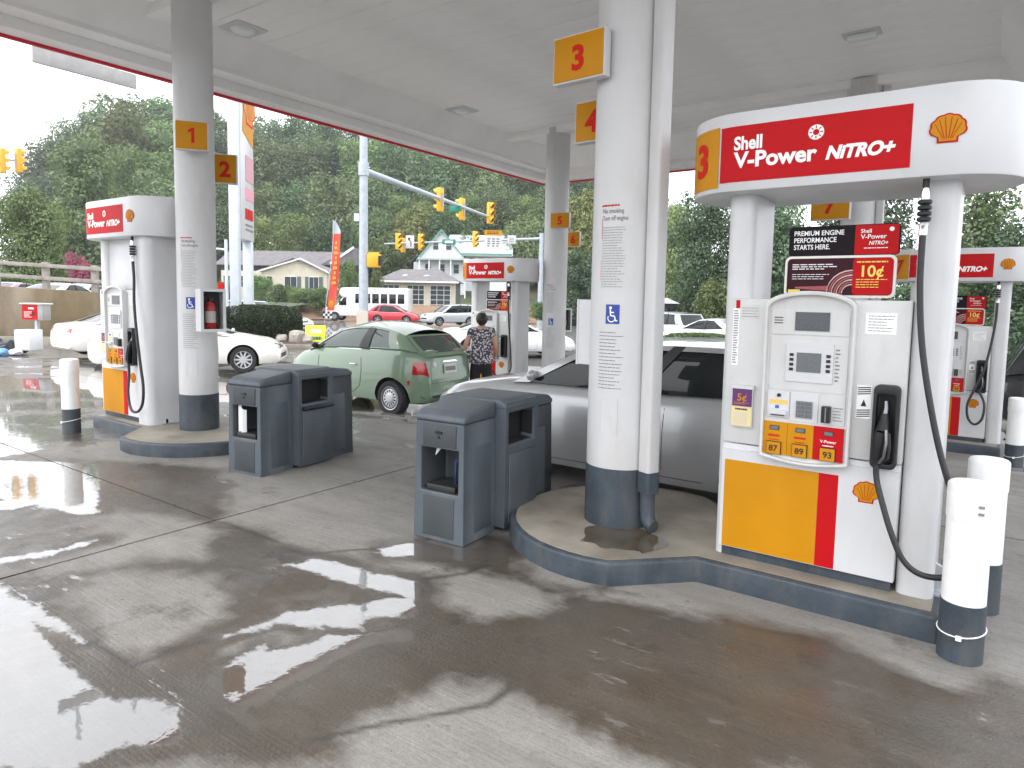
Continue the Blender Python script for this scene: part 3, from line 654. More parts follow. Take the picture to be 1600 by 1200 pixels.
def dispenser(loc, label, numf, numb, solid=False, hose_in_hand=False, rz=0, detail=True, hosepts=None, sc=1):
    t = thing('fuel_dispenser', label, 'fuel pump', loc, rz, group='fuel dispensers', sc=sc)
    # ---- cabinet
    zs = .74; fy = -.27
    lc = obj('lower_cabinet', shared('lc', lambda: MB().box(-.575, .425, fy + .012, .258, .06, zs - .004).mesh('lower_cabinet', WHITE, bevel=.006)), t)
    obj('kick_plate', shared('kp', lambda: MB().box(-.56, .41, fy + .02, .25, 0, .06).mesh('kick_plate', GREYP)), t)
    def door(side):
        mb = MB(); y = fy + .012
        mb.box(-.573, .423, y - .014, y - .001, .063, .70, 0)
        plate(mb, -.555, .005, .066, .632, y - .014, 1, .002); plate(mb, .006, .112, .066, .632, y - .014, 2, .002); plate(mb, .113, .42, .066, .632, y - .014, 0, .001)
        mb.box(-.06, -.048, y - .022, y - .014, .668, .68, 3)
        pecten(mb, .262, .555, y - .017, .135, 2, 1)
        if side: mb.map(lambda a, b, c: (-a - .15, -b, c))
        return mb.mesh('service_door', [WHITE, YEL, RED, STEEL])
    obj('service_door', shared('door0', lambda: door(0)), lc); obj('service_door', shared('door1', lambda: door(1)), lc)
    # ---- head with bezel
    hd = obj('upper_cabinet', shared('uc', lambda: MB().box(-.578, .428, fy, .27, zs + .004, 1.66).mesh('upper_cabinet', PANELW, bevel=.008)), t)
    def bezel():
        mb = MB(); x0, x1 = -.335, .165; zb = .70; zt = 1.62; y = fy
        outer = [(x0, zb)] + [(x0 + (x1 - x0) * k / 10, zb - .03 * math.sin(math.pi * k / 10)) for k in range(1, 10)] + [(x1, zb), (x1, zt)] + [((x0 + x1) / 2 + (x1 - x0) / 2 * math.cos(R_(a)), zt + .09 * math.sin(R_(a))) for a in range(10, 180, 10)] + [(x0, zt)]
        cxm, czm = (x0 + x1) / 2, 1.15
        inner = [(cxm + (a - cxm) * .93, czm + (b - czm) * (.955 if b > 1 else .965)) for a, b in outer]
        n = len(outer)
        v = [(a, y, b) for a, b in outer] + [(a, y - .065, b) for a, b in outer] + [(a, y - .065, b) for a, b in inner] + [(a, y - .028, b) for a, b in inner]
        f = []
        for k in range(n):
            q = (k + 1) % n; f += [(k, q, n + q, n + k), (n + k, n + q, 2 * n + q, 2 * n + k), (2 * n + k, 2 * n + q, 3 * n + q, 3 * n + k)]
        f.append(tuple(3 * n + k for k in range(n))); mb.add(v, f); return mb.mesh('bezel', PANELW, bevel=.006, ang=60)
    bz = obj('bezel', shared('bz', bezel), t)
    Yb = fy - .028
    def face():
        mb = MB()                     # 0 panel 1 dark display 2 grey screen 3 black 4 ink 5 white
        mb.box(-.30, .13, Yb - .006, Yb, 1.45, 1.60, 0); mb.box(-.165, .025, Yb - .012, Yb - .006, 1.475, 1.585, 1)
        mb.box(-.30, .13, Yb - .005, Yb, 1.115, 1.44, 0)
        for k in range(3): mb.box(-.285, -.235, Yb - .008, Yb - .006, 1.515 + k * .016, 1.52 + k * .016, 3)
        mb.box(-.205, .055, Yb - .014, Yb - .005, 1.17, 1.40, 5); mb.box(-.145, -.010, Yb - .018, Yb - .014, 1.23, 1.345, 2)
        for k in range(4):
            for s in (-.185, .018): mb.box(s, s + .022, Yb - .019, Yb - .014, 1.235 + k * .029, 1.252 + k * .029, 3)
        mb.box(-.30, -.175, Yb - .012, Yb, .945, 1.105, 5); mb.box(-.285, -.185, Yb - .035, Yb - .012, .965, .99, 5); mb.box(-.275, -.195, Yb - .036, Yb - .034, .958, .964, 3)
        mb.lathe([(.011, -.016), (.011, 0)], 12, (-.235, Yb - .004, 1.08), 'y', 3)
        mb.box(-.17, -.015, Yb - .006, Yb, .93, 1.105, 5); mb.box(-.135, -.045, Yb - .016, Yb - .006, .955, 1.055, 4)
        for i in range(4):
            for j in range(4): mb.box(-.13 + j * .021, -.114 + j * .021, Yb - .020, Yb - .016, .96 + i * .024, .977 + i * .024, 2)
        mb.box(0, .13, Yb - .006, Yb, .93, 1.105, 0); mb.box(.012, .058, Yb - .05, Yb - .006, .945, 1.04, 3); mb.box(.032, .038, Yb - .0515, Yb - .050, .95, 1.035, 4)
        lines(mb, .07, .125, .95, 1.04, 5, Yb - .008, 4, .3, 3)
        lines(mb, .065, .09, 1.18, 1.38, 9, Yb - .008, 4, .4, 5)
        plate(mb, -.29, -.185, 1.025, 1.052, Yb - .012, 6, .001); plate(mb, -.255, -.232, .998, 1.018, Yb - .012, 7, .001)
        return mb.mesh('control_face', [PANELW, LCD2, LCD, BLKP, INK, WHITE, mat('gold_print', (.75, .5, .12), .5), mat('blue_print', (.03, .12, .4), .5)])
    obj('control_face', shared('cf', face), bz)
    def grade(x0, x1, red, num):
        def f():
            mb = MB(); y = Yb - .012
            mb.box(x0, x1, y, Yb, .715, .915, 0); xm = (x0 + x1) / 2
            mb.box(xm - .027, xm + .027, y - .004, y, .865, .892, 1); mb.box(xm - .023, xm + .023, y - .006, y - .004, .868, .889, 2)
            (put_text(mb, 'V-Power', xm, .822, y - .002, .017, None, .01, align='c', mi=5) if red else lines(mb, xm - .035, xm + .035, .82, .842, 1, y - .002, 3, .6, 4))
            lines(mb, xm - .03, xm + .03, .785, .812, 2, y - .002, 5 if red else 3, .4, 2)
            mb.box(xm - .040, xm + .040, y - .014, y, .719, .791, 4); mb.box(xm - .044, xm + .044, y - .006, y, .715, .795, 1)
            put_text(mb, num, xm, .737, y - .0155, .036, None, .02, align='c', mi=1)
            return mb.mesh('grade_button', [RED if red else YEL, BLKP, LCD, REDT, YEL, WINK])
        return f
    for a, b, r_, nn in ((-.325, -.178, False, '87'), (-.176, -.030, False, '89'), (-.028, .132, True, '93')): obj('grade_button', shared('gb' + nn, grade(a, b, r_, nn)), bz)
    def boot():
        mb = MB(); y = fy; x0, x1, z0, z1 = .275, .405, .72, 1.19
        o = rect_path(x0, x1, z0, z1, .03, 4); i_ = rect_path(x0 + .018, x1 - .018, z0 + .03, z1 - .05, .02, 4); n = len(o)
        v = [(a, y, b) for a, b in o] + [(a, y - .07, b) for a, b in o] + [(a, y - .07, b) for a, b in i_] + [(a, y - .005, b) for a, b in i_]
        f = []
        for k in range(n): q = (k + 1) % n; f += [(k, q, n + q, n + k), (n + k, n + q, 2 * n + q, 2 * n + k), (2 * n + k, 2 * n + q, 3 * n + q, 3 * n + k)]
        f.append(tuple(3 * n + k for k in range(n))); return mb.add(v, f).mesh('nozzle_boot', BLKP, bevel=.006, ang=60)
    bt = obj('nozzle_boot', shared('bt', boot), t)
    def stick():
        mb = MB(); y = fy
        plate(mb, .182, .258, .985, 1.175, y, 0, .002)
        for k in range(4): 
            for zz in (.99, 1.12): mb.add([(.186, y - .0035, zz + k * .012), (.254, y - .0035, zz + k * .012 + .008), (.254, y - .0035, zz + k * .012 + .014), (.186, y - .0035, zz + k * .012 + .006)], [(0, 1, 2, 3)], 1)
        mb.add([(.205, y - .0035, 1.055), (.235, y - .0035, 1.055), (.22, y - .0035, 1.095)], [(0, 1, 2)], 1)
        return mb.mesh('striped_sticker', [WINK, BLKP, RED])
    obj('striped_sticker', shared('sk', stick), hd)
    def stick2():
        mb = MB(); y = fy; plate(mb, -.545, -.505, 1.24, 1.598, y, 0, .0015); plate(mb, -.53, -.505, 1.598, 1.65, y, 2, .0015); lines(mb, -.54, -.51, 1.25, 1.59, 22, y - .0025, 1, .5, 7); return mb.mesh('warning_strip', [WINK, INK, RED])
    obj('warning_strip', shared('sk2', stick2), hd)
    def stick3():
        mb = MB(); y = fy; plate(mb, -.495, -.385, 1.53, 1.62, y, 0, .0012); lines(mb, -.49, -.39, 1.54, 1.61, 4, y - .002, 1, .2, 8); return mb.mesh('small_notice', [PANELW, INK])
    obj('small_notice', shared('sk3', stick3), hd)
    def stick4():
        mb = MB(); y = fy; plate(mb, .205, .36, 1.47, 1.59, y, 0, .0015); lines(mb, .22, .35, 1.48, 1.58, 6, y - .0025, 1, .25, 2); return mb.mesh('white_label', [WINK, INK])
    obj('white_label', shared('sk4', stick4), hd)
    def leaflet():
        mb = MB(); y = fy
        mb.box(-.525, -.395, y - .022, y, .855, 1.115, 3); plate(mb, -.52, -.40, .985, 1.095, y - .022, 0); plate(mb, -.52, -.40, .862, .983, y - .022, 1); mb.box(-.53, -.39, y - .034, y, 1.096, 1.118, 3)
        put_text(mb, '5¢', -.46, 1.02, y - .028, .045, None, .015, align='c', mi=2); lines(mb, -.51, -.41, .995, 1.012, 2, y - .028, 2, .4, 3)
        lines(mb, -.50, -.42, .957, .977, 1, y - .028, 0, .6, 4); lines(mb, -.51, -.41, .87, .95, 6, y - .028, 3, .5, 4)
        return mb.mesh('leaflet_holder', [PURP, CREAMP, YEL, PANELW])
    obj('leaflet_holder', shared('lf', leaflet), hd)
    # ---- pillars, header
    def pillar(x0, x1):
        def f():
            mb = MB(); z1 = HZ0 + .03
            mb.prism(rect_path(x0, x1, -.245, .245, .055, 6), 0, z1); return mb.mesh('pillar', WHITE, smooth=30)
        return f
    obj('pillar', shared('pl', pillar(PXL, -.445)), t); obj('pillar', shared('pr', pillar(.43, PXR)), t)
    if solid:
        obj('upper_panel', shared('up', lambda: MB().box(-.45, .435, -.20, .20, 1.665, HZ0 + .02).mesh('upper_panel', WHITE, bevel=.005)), t)
        obj('side_cladding', shared('sc', lambda: MB().prism(rect_path(.36, .70, -.30, .42, .10, 7), 0, HZ0 + .01).mesh('side_cladding', WHITE, smooth=30)), t)
    hdr = obj('header', shared('hd', lambda: MB().prism(stadium(HL, HD, HRAD, 12), HZ0, HZ1).mesh('header', WHITE, bevel=.012, seg=2, ang=60)), t)
    def graphics(nf):
        m1 = MB(); sub_grid(m1, -.99, -.645, HZ0 + .03, HZ1 - .075, 16, 0)
        vs, fs = sub_text(nf, .20, .035); m1.add([(x - .79, -.004, z + HZ0 + .12) for x, y, z in vs], fs, 1)
        m1.map(hdr_map(.003))
        m2 = MB(); sub_grid(m2, -.632, .385, HZ0 + .055, HZ1 - .085, 24, 0)
        put_text(m2, 'Shell', -.545, HZ0 + .245, -.003, .078, .165, .035, mi=1); put_text(m2, 'V-Power', -.545, HZ0 + .14, -.003, .090, .47, .034, mi=1)
        put_text(m2, 'NiTRO+', -.03, HZ0 + .14, -.003, .072, .345, .05, .25, mi=1)
        cx, cz = -.085, HZ0 + .295
        m2.add([(cx + .042 * math.cos(k * math.pi / 10), -.003, cz + .042 * math.sin(k * math.pi / 10)) for k in range(20)], [tuple(range(20))], 1)
        m2.add([(cx + .017 * math.cos(k * math.pi / 10), -.0045, cz + .017 * math.sin(k * math.pi / 10)) for k in range(20)], [tuple(range(20))], 0)
        for k in range(8):
            a = k * math.pi / 4; d = (math.cos(a), math.sin(a)); nn = (-d[1] * .003, d[0] * .003)
            m2.add([(cx + d[0] * r + nn[0] * s, -.0045, cz + d[1] * r + nn[1] * s) for r, s in ((.022, -1), (.036, -1), (.036, 1), (.022, 1))], [(0, 1, 2, 3)], 0)
        m2.map(hdr_map(.003))
        m3_ = MB(); pecten(m3_, 0, 0, 0, .158, 0, 1); m3_.map(lambda x, y, z: hdr_map(.006)(x + .545, y * 1.0, z + HZ0 + .232))
        return m1.mesh('number_panel', [YEL, REDT]), m2.mesh('red_panel', [RED, WINK]), m3_.mesh('emblem', [RED, YEL])
    for i_, nf in ((0, numf), (1, numb)):
        g_ = shared('gr' + nf, lambda: graphics(nf))
        for nm, me in zip(('number_panel', 'red_panel', 'emblem'), g_):
            o = obj(nm, me, hdr)
            if i_: o.rotation_euler = (0, 0, math.pi)
    # ---- poster above the pump
    if not solid:
        def topper():
            mb = MB(); y = -.10            # 0 black 1 red 2 white 3 maroon 4 yellow 5 frame 6 glow
            mb.prism(rect_path(-.27, .335, 1.925, 2.105, .02, 3), y - .008, y + .008, 'y', 0)
            plate(mb, .10, .328, 1.93, 2.10, y - .008, 1, .002)
            for k, s in enumerate(('PREMIUM ENGINE', 'PERFORMANCE', 'STARTS HERE.')): put_text(mb, s, -.24, 2.05 - k * .042, y - .011, .029, (.28, .24, .205)[k], .018, mi=2)
            put_text(mb, 'Shell', .13, 2.055, y - .012, .022, None, .015, mi=2); put_text(mb, 'V-Power', .13, 2.02, y - .012, .026, .135, .015, mi=2); put_text(mb, 'NITRO+', .175, 1.985, y - .012, .022, .1, .018, .25, mi=2); lines(mb, .15, .28, 1.96, 1.972, 1, y - .012, 2, .4)
            mb.add([(.29 + .013 * math.cos(k * math.pi / 6), y - .012, 2.072 + .013 * math.sin(k * math.pi / 6)) for k in range(12)], [tuple(range(12))], 2)
            mb.prism(rect_path(-.285, .325, 1.675, 1.925, .035, 4), y - .014, y + .014, 'y', 5)
            mb.prism(rect_path(-.27, .31, 1.69, 1.91, .025, 4), y - .018, y - .014, 'y', 3)
            mb.prism(rect_path(.10, .308, 1.692, 1.908, .02, 4), y - .020, y - .018, 'y', 1)
            put_text(mb, '10¢', .205, 1.80, y - .022, .065, None, .02, align='c', mi=4); lines(mb, .12, .29, 1.73, 1.79, 4, y - .022, 4, .3, 3); lines(mb, .12, .29, 1.875, 1.895, 1, y - .022, 4, .4, 3)
            lines(mb, -.24, .02, 1.84, 1.88, 3, y - .0205, 2, .4, 5); lines(mb, -.24, -.03, 1.78, 1.82, 3, y - .0205, 2, .25, 6)
            mb.add([(-.26, y - .020, 1.70), (-.19, y - .020, 1.70), (-.19, y - .020, 1.722), (-.26, y - .020, 1.722)], [(0, 1, 2, 3)], 4)
            for k in range(7):
                r0 = .045 + .014 * k; q = []
                for a in range(60, 181, 15): q.append((.098 + (r0 + .012) * math.cos(R_(a)), 1.70 + (r0 + .012) * math.sin(R_(a))))
                for a in range(180, 59, -15): q.append((.098 + (r0 + (.002 if k % 2 else .006)) * math.cos(R_(a)), 1.70 + (r0 + .004) * math.sin(R_(a))))
                q = [(min(u, .099), v) for u, v in q]; h2 = len(q) // 2
                mb.add([(a, y - .0198 - .0001 * k, b) for a, b in q], [(j, j + 1, len(q) - 2 - j, len(q) - 1 - j) for j in range(h2 - 1)], 6 if k % 2 == 0 else 7)
            mb.add([(-.22, y - .0195, 1.728), (-.03, y - .0195, 1.715), (-.03, y - .0195, 1.745), (-.22, y - .0195, 1.738)], [(0, 1, 2, 3)], 7)
            mb.box(-.2, -.18, -.08, .02, 1.66, 1.70, 5); mb.box(.22, .24, -.08, .02, 1.66, 1.70, 5)
            return mb.mesh('poster_topper', [mat('print_black', (.016, .012, .014), .6, spec=.08), RED, WINK, MAROON, mat('print_yellow', (.8, .62, .1), .5), mat('poster_frame', (.75, .72, .66), .4), mat('poster_glow', (.55, .38, .33), .4, var=.4, vscale=12), mat('poster_streak', (.35, .06, .07), .4)])
        obj('poster_topper', shared('tp', topper), t)
    else:
        def small_poster():
            mb = MB(); y = -.205
            plate(mb, .22, .36, 1.99, 2.09, y, 0); plate(mb, .22, .36, 1.70, 1.975, y, 1); plate(mb, .23, .35, 1.71, 1.76, y - .004, 2, .002); lines(mb, .235, .34, 2.0, 2.08, 3, y - .005, 3, .5); lines(mb, .235, .34, 1.80, 1.93, 5, y - .005, 3, .3)
            return mb.mesh('small_poster', [MATS['print_black'] if 'print_black' in MATS else BLKP, MAROON, mat('poster_orange', (.5, .06, .02), .5), WINK])
        obj('small_poster', shared('sp', small_poster), t)
    # ---- hose, breakaway and nozzle
    hx = .46
    def bre():
        mb = MB(); mb.lathe([(.016, HZ0 - .05), (.016, HZ0 + .01)], 12, (hx, -.335, 0), mi=0)
        mb.lathe([(.02, HZ0 - .11), (.022, HZ0 - .09), (.022, HZ0 - .06), (.02, HZ0 - .05)], 14, (hx, -.335, 0), mi=1)
        for k in range(4): mb.lathe([(.026, HZ0 - .135 - k * .03), (.034, HZ0 - .13 - k * .03), (.034, HZ0 - .115 - k * .03), (.026, HZ0 - .11 - k * .03)], 16, (hx, -.335, 0), mi=0)
        mb.lathe([(.018, HZ0 - .30), (.022, HZ0 - .295), (.022, HZ0 - .25), (.026, HZ0 - .235)], 14, (hx, -.335, 0), mi=1)
        return mb.mesh('breakaway_coupling', [BLKP, CHROME])
    obj('breakaway_coupling', shared('br', bre), t)
    if hose_in_hand: ctrl = hosepts
    else: ctrl = hosepts or [(hx, -.335, HZ0 - .30), (hx, -.335, 1.8), (.475, -.34, 1.5), (.52, -.36, 1.1), (.58, -.38, .7), (.60, -.40, .45), (.55, -.42, .25), (.47, -.42, .21), (.40, -.41, .32), (.36, -.38, .52), (.315, -.345, .68), (.31, -.345, .76)]
    def cr(P, n=8):
        P = [Vector(p) for p in P]; P = [P[0] * 2 - P[1]] + P + [P[-1] * 2 - P[-2]]; o = []
        for i in range(1, len(P) - 2):
            for k in range(n):
                u = k / n; a, b, c, d = P[i - 1:i + 3]
                o.append(.5 * ((2 * b) + (c - a) * u + (2 * a - 5 * b + 4 * c - d) * u * u + (3 * b - a - 3 * c + d) * u ** 3))
        return o + [P[-2]]
    MB().tube(cr(ctrl), .0165, 10).build('hose', BLACK, t)
    if not hose_in_hand:
        def nozzle():
            mb = MB()
            mb.tube([(.335, fy - .05, 1.03), (.335, fy - .06, .99), (.33, fy - .085, .93)], [.020, .026, .034], 12, 0)
            mb.tube([(.33, fy - .085, .93), (.322, fy - .09, .87), (.315, fy - .085, .80), (.31, fy - .075, .75)], [.036, .03, .024, .02], 12, 0)
            mb.tube([(.335, fy - .03, 1.10), (.338, fy - .035, 1.06), (.335, fy - .05, 1.02)], [.012, .014, .016], 10, 1)
            mb.tube([(.352, fy - .115, .95), (.358, fy - .13, .88), (.35, fy - .125, .80), (.325, fy - .10, .76)], .008, 8, 1)
            mb.tube([(.362, fy - .10, .93), (.372, fy - .115, .86), (.365, fy - .11, .79), (.33, fy - .09, .755)], .011, 8, 0)
            return mb.mesh('nozzle', [BLKP, DCHROME])
        obj('nozzle', shared('nz', nozzle), t)
    def foot():
        mb = MB(); mb.prism([(.615, 0), (.70, 0), (.70, .06), (.66, .15), (.615, .17)], -.10, -.07, 'y'); mb.box(.60, .72, -.16, 0, 0, .012); mb.lathe([(.016, -.104), (.016, -.066)], 10, (.665, 0, .06), 'y', 1); return mb.mesh('anchor_bracket', [STEEL, DARK])
    obj('anchor_bracket', shared('ft', foot), t)
    return t
d3 = dispenser((-.785, 4.57, .1535), 'large open-frame white fuel pump with red header number 3 and engine poster', '3', '4',
    hosepts=[(.46, -.335, HZ0 - .30), (.463, -.335, 1.75), (.488, -.34, 1.45), (.54, -.35, 1.15), (.61, -.355, .85), (.69, -.355, .60), (.745, -.355, .42), (.745, -.36, .28), (.67, -.385, .20), (.56, -.41, .195), (.475, -.41, .255), (.41, -.40, .39), (.355, -.37, .54), (.318, -.345, .66), (.31, -.345, .76)])
d1 = dispenser((-9.02, 4.42, .1535), 'fuel pump with closed white upper body beside the extinguisher column', '1', '2', solid=True,
    hosepts=[(.46, -.335, HZ0 - .30), (.48, -.335, 1.8), (.54, -.37, 1.5), (.65, -.40, 1.1), (.76, -.42, .75), (.81, -.42, .5), (.78, -.42, .30), (.66, -.42, .19), (.50, -.42, .20), (.37, -.39, .38), (.31, -.345, .6), (.31, -.345, .76)])
d5 = dispenser((-8.62, 11.72, G2 + .1535), 'far fuel pump that the woman stands at', '5', '6', hose_in_hand=True,
    hosepts=[(.46, -.335, HZ0 - .30), (.465, -.335, 1.75), (.50, -.36, 1.4), (.57, -.40, 1.0), (.63, -.45, .7), (.66, -.50, .5), (.60, -.58, .33), (.48, -.66, .33), (.36, -.75, .5), (.25, -.85, .75), (.12, -1.0, .86), (-.1, -1.25, .84), (-.32, -1.42, .82)])
d7 = dispenser((-.40, 12.0, G2 + .1535), 'far fuel pump with looped hose beside the black vehicle', '7', '8',
    hosepts=[(.46, -.335, HZ0 - .30), (.455, -.335, 1.75), (.42, -.36, 1.4), (.36, -.39, 1.05), (.26, -.42, .75), (.20, -.43, .55), (.22, -.43, .36), (.30, -.43, .28), (.38, -.42, .36), (.40, -.41, .55), (.36, -.37, .68), (.31, -.345, .76)])

# ================================================================== bollards
BOLW = mat('bollard_white', (.80, .80, .785), .5, var=.03, vscale=4, bump=.35, bscale=35, dirt=(.34, .31, .27), dscale=5, damt=.4)
def bollard(loc, h, r, label, ty=True, notes=False):
    t = thing('bollard', label, 'bollard', loc, group='white bollards with grey feet')
    zb = h * .33
    MB().lathe([(r, zb), (r, h * .80)], 32).build('post', BOLW, t)
    MB().lathe([(r + .003, h * .80), (r + .0045, h * .81), (r + .0045, h - .012), (r + .002, h - .004), (r * .92, h + .004), (r * .5, h + .010), (.004, h + .011)], 32).build('cap', BOLW, t)
    MB().lathe([(r + .0035, -.05), (r + .0035, zb)], 32).build('painted_foot', GREYP, t)
    if ty:
        mb = MB(); pts = [((r + .008) * math.cos(R_(a)), (r + .008) * math.sin(R_(a)), zb * .52 + .02 * math.sin(R_(a + 40))) for a in range(0, 361, 15)]
        mb.tube(pts, .0035, 6); mb.box(-.02, .005, -r - .016, -r - .005, zb * .52 - .032, zb * .52 - .008); mb.build('cable_tie', WINK, t)
    if notes:
        mb = MB(); 
        for k in range(2): mb.box(-.014 + .05, .010 + .05, -r - .006, -r + .004, h - .10 - k * .035, h - .088 - k * .035)
        mb.build('inspection_tag', INK, t)
    return t
bollard((-.026, 4.06, 0), .905, .098, 'front white bollard with cable tie round its grey foot', notes=True)
b2 = bollard((.045, 4.80, 0), .90, .098, 'white bollard standing just behind the bollard with the cable tie', ty=False)
mb = MB()
for k, (z0, z1, c) in enumerate(((.26, .50, 1), (.20, .26, 2), (.06, .20, 3))): mb.grid(lambda u, v, z0=z0, z1=z1: (.108 * math.cos(R_(-150 + 60 * u)), .108 * math.sin(R_(-150 + 60 * u)), z0 + (z1 - z0) * v), 12, 1, c)
mb.build('hanging_sign_wrap', [MAROON, MAROON, CREAMP, BLKP], b2)  # stands in for a hanging sign behind, made up as a wrap here
pb = onground(106, 8.45); bollard((pb.x, pb.y, 0), .93, .10, 'lone white bollard at the end of the island with pump 1')
pb = at(1586, 690, 8.8); bollard((pb.x, pb.y, gz(pb.x, pb.y)), .90, .10, 'far white bollard in front of the black vehicle')

# ================================================================== waste bins with washer troughs
def bin_unit(loc, rz, label, towel=False, brush=True, flap=False):
    t = thing('waste_bin', label, 'waste bin', loc, rz, group='grey waste bins with window washer troughs')
    # middle: waste box opening to +x and -x;  washers at -y and +y
    hw, hy = .31, .25; z1 = 1.0
    o = rect_path(-hw, hw, -hy, hy, .05, 5)
    sh = MB()
    # shell walls with openings on +x / -x
    for s in (-1, 1):
        oy, oz0, oz1 = .195, .665, .915
        ys_ = [-hy, -oy, oy, hy]; zs_ = [.02, oz0, oz1, z1]
        for i in range(3):
            for j in range(3):
                if i == 1 and j == 1: continue
                a, b, c, d = ys_[i], ys_[i + 1], zs_[j], zs_[j + 1]; q = [(s * hw, a, c), (s * hw, b, c), (s * hw, b, d), (s * hw, a, d)]
                sh.add(q, [(0, 1, 2, 3)] if s > 0 else [(3, 2, 1, 0)])
        x0, x1 = s * hw, s * (hw - .12)
        for (a, b) in (((-oy, oz0), (oy, oz0)), ((oy, oz0), (oy, oz1)), ((oy, oz1), (-oy, oz1)), ((-oy, oz1), (-oy, oz0))):
            q = [(x0, *a), (x0, *b), (x1, b[0] * .95, (b[1] - .8) * .9 + .8), (x1, a[0] * .95, (a[1] - .8) * .9 + .8)]; sh.add(q, [(0, 1, 2, 3)] if s < 0 else [(3, 2, 1, 0)], 1)  # inner faces of the opening painted near black as the shade inside
    for s in (-1, 1): sh.add([(-hw, s * hy, .02), (hw, s * hy, .02), (hw, s * hy, z1), (-hw, s * hy, z1)], [(0, 1, 2, 3)] if s < 0 else [(3, 2, 1, 0)])
    sh.add([(-hw, -hy, .02), (hw, -hy, .02), (hw, hy, .02), (-hw, hy, .02)], [(3, 2, 1, 0)])
    sh.add([(-hw, -hy, z1), (hw, -hy, z1), (hw, hy, z1), (-hw, hy, z1)], [(0, 1, 2, 3)])
    sh.build('waste_box', [BINP, DARK], t, bevel=.022, seg=3, weld=True, ang=50)
    tp = MB(); tp.prism([(-hw - .004, z1 - .055), (hw + .004, z1 - .055), (hw + .002, z1 - .02), (hw - .05, z1 + .022), (-hw + .05, z1 + .022), (-hw - .002, z1 - .02)], -hy - .004, hy + .004, 'y'); tp.build('top_cover', BINP, t, bevel=.02, seg=3, ang=20)
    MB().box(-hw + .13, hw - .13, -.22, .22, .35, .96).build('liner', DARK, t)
    for s in (-1, 1):
        mb = MB(); mb.box(min(s * hw, s * (hw + .014)), max(s * hw, s * (hw + .014)), -.20, .20, .06, .60); mb.build('door', BINP, t, bevel=.012, seg=2)
        if flap and s > 0: MB().box(hw + .002, hw + .05, -.21, .22, .60, .64).build('bag_edge', mat('bin_bag', (.01, .01, .012), .25, bump=.8, bscale=25), t, bevel=.008)
    for s in (-1, 1):
        w2, dep = .215, .41; a0 = hy + .002; zt = .88
        m_ = MB()
        # local: x across, u outward from the box (0..dep), z
        def P(x, u, z): return (x * s * -1, s * (a0 + u), z)
        def q4(*p, mi=0): m_.add([P(*k) for k in p], [(0, 1, 2, 3)], mi)
        flare = .012
        lx = w2; wz0, wz1, wx = .36, .685, .17
        # sides and back, front with window
        for sx in (-1, 1): q4((sx * (lx + flare), 0, 0), (sx * (lx + flare), dep + flare, 0), (sx * lx, dep, zt), (sx * lx, 0, zt))
        def F(x, z): return (x + (flare * (1 - z / zt)) * (1 if x > 0 else -1) * (1 if abs(x) > .19 else 0), dep + flare * (1 - z / zt), z)
        xs = [-lx, -wx, wx, lx]; zz = [0, wz0, wz1, zt]
        for i in range(3):
            for j in range(3):
                if i == 1 and j == 1: continue
                q4(F(xs[i], zz[j]), F(xs[i + 1], zz[j]), F(xs[i + 1], zz[j + 1]), F(xs[i], zz[j + 1]))
        # recess, its faces coloured darker to stand for the shade inside
        di = dep - .30
        for (a, b) in (((-wx, wz0), (wx, wz0)), ((wx, wz0), (wx, wz1)), ((wx, wz1), (-wx, wz1)), ((-wx, wz1), (-wx, wz0))):
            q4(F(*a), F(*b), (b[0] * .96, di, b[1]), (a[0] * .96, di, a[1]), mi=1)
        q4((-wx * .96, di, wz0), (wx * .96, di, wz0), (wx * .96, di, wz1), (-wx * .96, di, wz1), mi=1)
        wsh = m_.build('washer_station', [BINP, BIND], t, bevel=.012, seg=2, weld=True, ang=50)
        l_ = MB(); prof = [(0, zt), (dep + .012, zt), (dep + .012, zt + .045), (dep - .06, zt + .085), (.04, zt + .125), (0, zt + .125)]
        l_.prism([(u, z) for u, z in prof], -lx - .01, lx + .01, 'x').map(lambda x, u, z: P(x, u, z)); l_.build('lid', BINP, wsh, bevel=.025, seg=3, ang=15)
        mb = MB(); mb.box(-.14, .14, 0, .006, .03, .33); mb.map(lambda x, u, z: P(x, dep + u + .010 * (1 - z / zt), z)); mb.build('trough_front', BIND, wsh, bevel=.003)
        mb = MB(); mb.box(-.15, .15, 0, .006, .70, .865); mb.map(lambda x, u, z: P(x, dep + u + .002, z)); mb.build('towel_door', BIND, wsh, bevel=.003)
        mb = MB(); mb.box(-.028, .028, 0, .012, .80, .815); mb.lathe([(.008, 0), (.008, .012)], 10, (0, 0, .77), 'y'); mb.map(lambda x, u, z: P(x, dep + u + .008, z)); mb.build('latch', BLKP, wsh)
        mb = MB(); mb.box(-.13, .13, -.24, -.012, wz0 + .002, wz0 + .05); mb.map(lambda x, u, z: P(x, dep + u, z)); mb.build('bucket', BLACK, wsh, bevel=.006)
        for sx in (-1, 1):
            mb = MB(); mb.box(-.002, .004, .06, dep - .12, .06, .70); mb.map(lambda x, u, z: P(sx * (lx + flare * (1 - z / zt)) + sx * x, u, z)); mb.build('side_rib', BINP, wsh, bevel=.003)
        if s < 0 and brush:
            mb = MB(); mb.tube([P(.13, dep - .03, wz0 + .25), P(.06, dep - .12, wz0 + .05)], .011, 8); mb.build('squeegee_handle', mat('squeegee_blue', (.03, .05, .12), .4), wsh)
        if s < 0 and towel:
            mb = MB(); mb.grid(lambda u, v: P(-.135 + .10 * u, dep - .04 - .02 * math.sin(u * 7) , wz1 - .02 - .30 * v + .03 * math.sin(u * 5)), 10, 8); mb.build('paper_towel', mat('paper_towel_white', (.8, .8, .8), .8, bump=.3, bscale=40), wsh)
